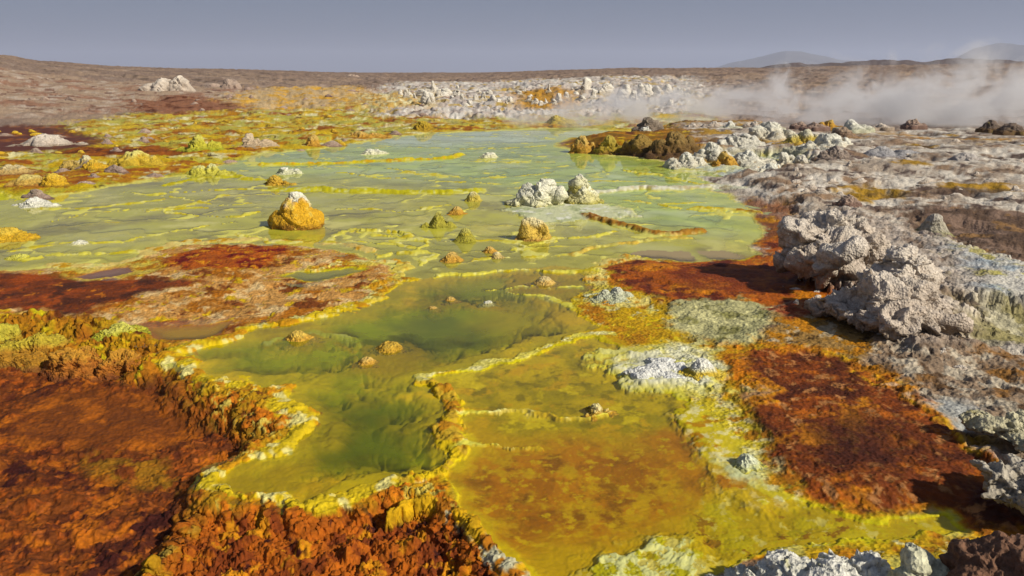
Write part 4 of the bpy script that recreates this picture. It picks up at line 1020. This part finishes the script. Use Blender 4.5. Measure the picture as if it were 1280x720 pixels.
mound('ridge_rock', 'pinkish boulder close behind the tall rear crag', 'rock', 1062, 256, 26, 10, P_BRN, flat=1.5, rough=0.6, n=(60, 36), zb=0.2)
mound('ridge_rock', 'low blue grey rock ridge on the right flats', 'rock', 1120, 200, 90, 12, (C('94887f'), C('9d9a9a'), C('b0aca8'), C('85776c')), peaks=[(-0.4, 0, 1, 0.5), (0.2, 0, 0.7, 0.6)], flat=1.6, rough=0.3, n=(72, 40), zb=0.25)
mound('ridge_rock', 'pointed pale rock on the right flats beside the blue grey ridge', 'rock', 1205, 208, 50, 12, (C('94887f'), C('ada49b'), C('bab2aa'), C('7d6f66')), flat=1.5, rough=0.3, n=(60, 36), zb=0.25)

# ---- big grey rocks on the far left slope
mound('slope_rock', 'big craggy grey rock with dark clefts on the far left slope', 'rock', 212, 125, 72, 28, P_GRY, peaks=[(-0.6, 0, 0.9, 0.45), (-0.1, 0, 0.75, 0.5), (0.35, 0, 1, 0.6), (0.8, 0, 0.4, 0.4)], flat=1.8, rough=0.42, n=(120, 70), zb=0.55)
mound('slope_rock', 'lower broken grey rock right of the big craggy one', 'rock', 285, 122, 80, 17, P_BRN, peaks=[(-0.4, 0, 0.8, 0.5), (0.1, 0, 1, 0.5), (0.6, 0, 0.7, 0.5)], flat=1.8, rough=0.4, n=(90, 50), zb=0.5)
mound('slope_rock', 'tan rock lump on the far rim of the brown plain', 'rock', 440, 104, 34, 9, P_BRN, flat=2, rough=0.35, n=(48, 30), zb=1.0)

# ---- white pinnacles of the far ridge : one of each kind, then copies
protos = []
for i in range(5):
    o = mound('salt_pinnacle', 'white jagged salt pinnacle in the crowded row on the far ridge behind the lake', 'pinnacle', 640, 140, 26, 20, (C('b8a682'), C('d8cfbe'), C('e2dccd'), C('c4b28c')),
              peaks=[(random.uniform(-.2, .2), 0, 1, 0.7), (random.uniform(-.6, .6), 0, 0.7, 0.5), (random.uniform(-.6, .6), 0.1, 0.6, 0.4)], flat=1.3, rough=0.45, n=(44, 28), zb=0.0, group='white pinnacles on the far ridge')
    protos.append(o)
spots = []
for i in range(64):
    x = 500 + 360 * ((i + random.random()) / 64)
    k = random.random()
    yb = 134 - 20 * k
    big = 1.0 if (abs(x - 552) < 30 or x > 715) else 0.62
    spots.append((x, yb, random.uniform(0.7, 1.35) * big))
for i, (x, yb, s) in enumerate(spots):
    o = protos[i] if i < len(protos) else protos[i % len(protos)].copy()
    if i >= len(protos): col.objects.link(o)
    zz = 0.35
    p = at(x, yb, zz)
    s *= 0.75
    for _ in range(3):
        zz = 0.5 * zz + 0.5 * gz(p[0], p[1]); p = at(x, yb, min(zz, 1.6))
    o.location = (p[0], p[1], gz(p[0], p[1]) - 0.05)
    o.scale = (s * random.uniform(1.0, 1.9), s, s * random.uniform(0.6, 1.1))
    o.rotation_euler[2] = random.uniform(0, 6.28)
# ---- loose stones : left slope, right flats
def stones(name, label, pal, group, n, region, size, seed):
    random.seed(seed)
    pr = []
    for i in range(4):
        pr.append(mound(name, label, 'stone', 300, 200, 26, 13, pal, flat=2.0, rough=0.4, n=(30, 18), zb=0.0, group=group))
    for i in range(n):
        o = pr[i] if i < 4 else pr[i % 4].copy()
        if i >= 4: col.objects.link(o)
        x, y, zr = region(random.random(), random.random())
        p = at(x, y, zr)
        g0 = gz(p[0], p[1])
        p = at(x, y, min(g0, 2.0))
        s = size * random.uniform(0.5, 1.5)
        o.scale = (s * random.uniform(0.9, 2.2), s, s * random.uniform(0.45, 1.0))
        o.rotation_euler[2] = random.uniform(-0.6, 0.6)
        o.location = (p[0], p[1], gz(p[0], p[1]) - 0.02)


stones('slope_stone', 'small brown stone strewn on the bare slope beyond the left shore', P_BRN, 'stones on the brown slope', 70, lambda a, b: (-20 + 640 * a, 102 + 44 * b ** 1.3, 0.7), 0.55, 3)
stones('flat_stone', 'small grey stone lying loose on the right mud flats', P_GRY, 'stones on the grey flats', 46, lambda a, b: (960 + 320 * a, 166 + 84 * b, 0.25), 0.28, 5)
stones('shore_stone', 'small yellow crust bit scattered along the far left shore', P_YEL, 'crust bits on the far shore', 50, lambda a, b: (-10 + 480 * a, 150 + 46 * b - 12 * a, 0.07), 0.38, 9)

stones('rubble_stone', 'small grey rubble stone lying at the foot of the grey crags', P_GRY, 'rubble at the foot of the crags', 34, lambda a, b: (975 + 225 * a, 350 + 85 * a * b + 30 * b, 0.12), 0.13, 11)

# ------------------------------------------------------------------ hills on the horizon
def hill(name, label, px0, px1, peaks, dist, c, thick):
    a0, a1 = math.atan((px0 - 640) / F * cP), math.atan((px1 - 640) / F * cP)
    nu, nv = 160, 30
    U, Vv = np.meshgrid(np.linspace(0, 1, nu), np.linspace(0, 1, nv))
    ang = a0 + (a1 - a0) * U
    px = px0 + (px1 - px0) * U
    hp = np.interp(px.ravel(), [p[0] for p in peaks], [p[1] for p in peaks]).reshape(px.shape)
    dd = dist + thick * (Vv - 0.5)
    prof = np.sin(Vv * math.pi) ** 0.8
    x, y = dd * np.sin(ang), dd * np.cos(ang)
    n = p2(x / (dist * 0.02), y / (dist * 0.02), 5) + 0.5 * p2(x / (dist * 0.008), y / (dist * 0.008), 6)
    z = -8 + prof * ((hp / F) * dist * 1.02 + CAMZ + 8) * (1 + 0.05 * n)
    V = np.stack([x.ravel(), y.ravel(), z.ravel()], 1)
    ids = np.arange(nu * nv).reshape(nv, nu)
    Fq = np.stack([ids[:-1, :-1], ids[:-1, 1:], ids[1:, 1:], ids[1:, :-1]], -1).reshape(-1, 4)
    cc = np.repeat(c[None], len(V), 0) * (1 + 0.2 * n.ravel())[:, None]
    o = mesh_obj(name, V, Fq, M_FAR, {'Col': cc.astype(np.float32), 'Wet': np.zeros(len(V))})
    tag(o, label, kind='structure')
    return o


hill('hill', 'far blue grey hill in haze right of centre', 880, 1120, [(880, 0), (910, 8), (950, 15), (985, 22), (1010, 20), (1050, 12), (1090, 9), (1120, 0)], 3600, C('6a655f'), 900)
hill('hill', 'far blue grey hill in haze at the right edge', 1150, 1500, [(1150, 0), (1190, 10), (1220, 22), (1250, 27), (1300, 24), (1400, 20), (1500, 0)], 3200, C('6a655f'), 900)
hill('hill', 'dark brown low hills behind the steam', 930, 1500, [(930, 0), (970, 6), (1000, 9), (1040, 7), (1090, 10), (1140, 12), (1180, 9), (1230, 13), (1290, 10), (1500, 0)], 420, C('5f5049'), 120)

# ------------------------------------------------------------------ steam over the hollow
def steam():
    bx = (-7.0, 62.0, 33.5, 64.0, 0.0, 7.0)
    x0, x1, y0, y1, z0, z1 = bx
    V = np.array([(x, y, z) for z in (z0, z1) for y in (y0, y1) for x in (x0, x1)], np.float32)
    Fq = np.array([(0, 2, 3, 1), (4, 5, 7, 6), (0, 1, 5, 4), (2, 6, 7, 3), (0, 4, 6, 2), (1, 3, 7, 5)])
    m, nt, N, L = nodes('steam')
    out = N('ShaderNodeOutputMaterial')
    pv = N('ShaderNodeVolumePrincipled')
    pv.inputs['Color'].default_value = (0.93, 0.92, 0.93, 1)
    pv.inputs['Anisotropy'].default_value = 0.2
    L(pv.outputs[0], out.inputs['Volume'])
    g = N('ShaderNodeNewGeometry')
    mp = N('ShaderNodeMapping'); mp.vector_type = 'POINT'
    mp.inputs['Scale'].default_value = (0.34, 0.22, 0.36)
    mp.inputs['Rotation'].default_value = (0, R(42), 0)
    L(g.outputs['Position'], mp.inputs[0])
    n = N('ShaderNodeTexNoise'); n.inputs['Scale'].default_value = 1.0; n.inputs['Detail'].default_value = 5; n.inputs['Roughness'].default_value = 0.6
    n.inputs['Distortion'].default_value = 1.0
    L(mp.outputs[0], n.inputs['Vector'])
    sx = N('ShaderNodeSeparateXYZ'); L(g.outputs['Position'], sx.inputs[0])

    def mr(src, a, b, c, d, smooth=True):
        q_ = N('ShaderNodeMapRange')
        if smooth: q_.interpolation_type = 'SMOOTHSTEP'
        q_.inputs[1].default_value = a; q_.inputs[2].default_value = b; q_.inputs[3].default_value = c; q_.inputs[4].default_value = d
        L(src, q_.inputs[0]); return q_.outputs[0]

    def mt(op, a, b):
        q_ = N('ShaderNodeMath'); q_.operation = op
        for k_, s_ in enumerate((a, b)):
            if hasattr(s_, 'type'): L(s_, q_.inputs[k_])
            else: q_.inputs[k_].default_value = s_
        return q_.outputs[0]
    # the cloud grows taller towards the right, where the wind carries it
    topz = mr(sx.outputs[0], -1, 22, 0.9, 5.3, False)
    rel = mt('DIVIDE', sx.outputs[2], topz)
    thr = mr(rel, 0.0, 1.0, 0.44, 0.74, False)
    dens = mt('SUBTRACT', n.outputs['Fac'], thr)
    dens = mt('MAXIMUM', dens, 0.0)
    dens = mt('MULTIPLY', dens, mr(sx.outputs[0], -6, 4, 0, 1))
    dens = mt('MULTIPLY', dens, mr(sx.outputs[1], y0, y0 + 4, 0, 1))
    dens = mt('MULTIPLY', dens, mr(sx.outputs[1], y1 - 8, y1, 1, 0))
    dens = mt('MULTIPLY', dens, mr(sx.outputs[2], z1 - 0.8, z1, 1, 0))
    dens = mt('MULTIPLY', dens, mr(sx.outputs[0], x1 - 8, x1, 1, 0))
    dens = mt('MULTIPLY', dens, 4.2)
    L(dens, pv.inputs['Density'])
    o = mesh_obj('steam', V, Fq, m, None, False)
    tag(o, 'white steam drifting right from the hot hollow behind the lake', kind='stuff')


steam()

# ------------------------------------------------------------------ air
def haze():
    m, nt, N, L = nodes('haze')
    out = N('ShaderNodeOutputMaterial')
    pv = N('ShaderNodeVolumePrincipled')
    pv.inputs['Color'].default_value = (0.62, 0.70, 0.90, 1)
    pv.inputs['Density'].default_value = 0.0003
    pv.inputs['Anisotropy'].default_value = 0.1
    L(pv.outputs[0], out.inputs['Volume'])
    x0, x1, y0, y1, z0, z1 = -6500, 6500, -1500, 6500, -12, 150
    V = np.array([(x, y, z) for z in (z0, z1) for y in (y0, y1) for x in (x0, x1)], np.float32)
    Fq = np.array([(0, 2, 3, 1), (4, 5, 7, 6), (0, 1, 5, 4), (2, 6, 7, 3), (0, 4, 6, 2), (1, 3, 7, 5)])
    o = mesh_obj('haze', V, Fq, m, None, False)
    tag(o, 'thin blue grey haze in the air', kind='stuff')


haze()

# ------------------------------------------------------------------ light
EL, AZ = 35.0, 122.0
world = bpy.data.worlds.new('World'); sc.world = world
world.use_nodes = True
wn = world.node_tree
wn.nodes.clear()
wo = wn.nodes.new('ShaderNodeOutputWorld'); bg = wn.nodes.new('ShaderNodeBackground'); sk = wn.nodes.new('ShaderNodeTexSky')
sk.sky_type = 'NISHITA'; sk.sun_disc = False
sk.sun_elevation = R(EL); sk.sun_rotation = R(AZ)
sk.air_density = 1.0; sk.dust_density = 2.0; sk.ozone_density = 3.0
bg.inputs[1].default_value = 0.07
mx = wn.nodes.new('ShaderNodeMix'); mx.data_type = 'RGBA'; mx.inputs[0].default_value = 0.86
mx.inputs[7].default_value = (1.22, 1.47, 2.26, 1)      # dust veil over the clear sky
wn.links.new(sk.outputs[0], mx.inputs[6]); wn.links.new(mx.outputs[2], bg.inputs[0]); wn.links.new(bg.outputs[0], wo.inputs[0])
sl = bpy.data.lights.new('sun', 'SUN'); sl.energy = 4.0; sl.angle = R(1.5); sl.color = (1.0, 0.93, 0.80)
so = bpy.data.objects.new('sun', sl); col.objects.link(so)
dirv = Vector((math.cos(R(EL)) * math.sin(R(AZ)), math.cos(R(EL)) * math.cos(R(AZ)), math.sin(R(EL))))
so.rotation_euler = dirv.to_track_quat('Z', 'Y').to_euler()
so.location = dirv * 40

sc.view_settings.view_transform = 'Standard'
sc.view_settings.look = 'None'
sc.view_settings.gamma = 1
sc.view_settings.use_curve_mapping = False
sc.view_settings.exposure = 0.6
sc.render.engine = 'CYCLES'
sc.cycles.use_denoising = True
sc.cycles.max_bounces = 6
sc.cycles.volume_bounces = 1
sc.cycles.transparent_max_bounces = 8
sc.cycles.volume_step_rate = 0.35
sc.cycles.volume_max_steps = 128
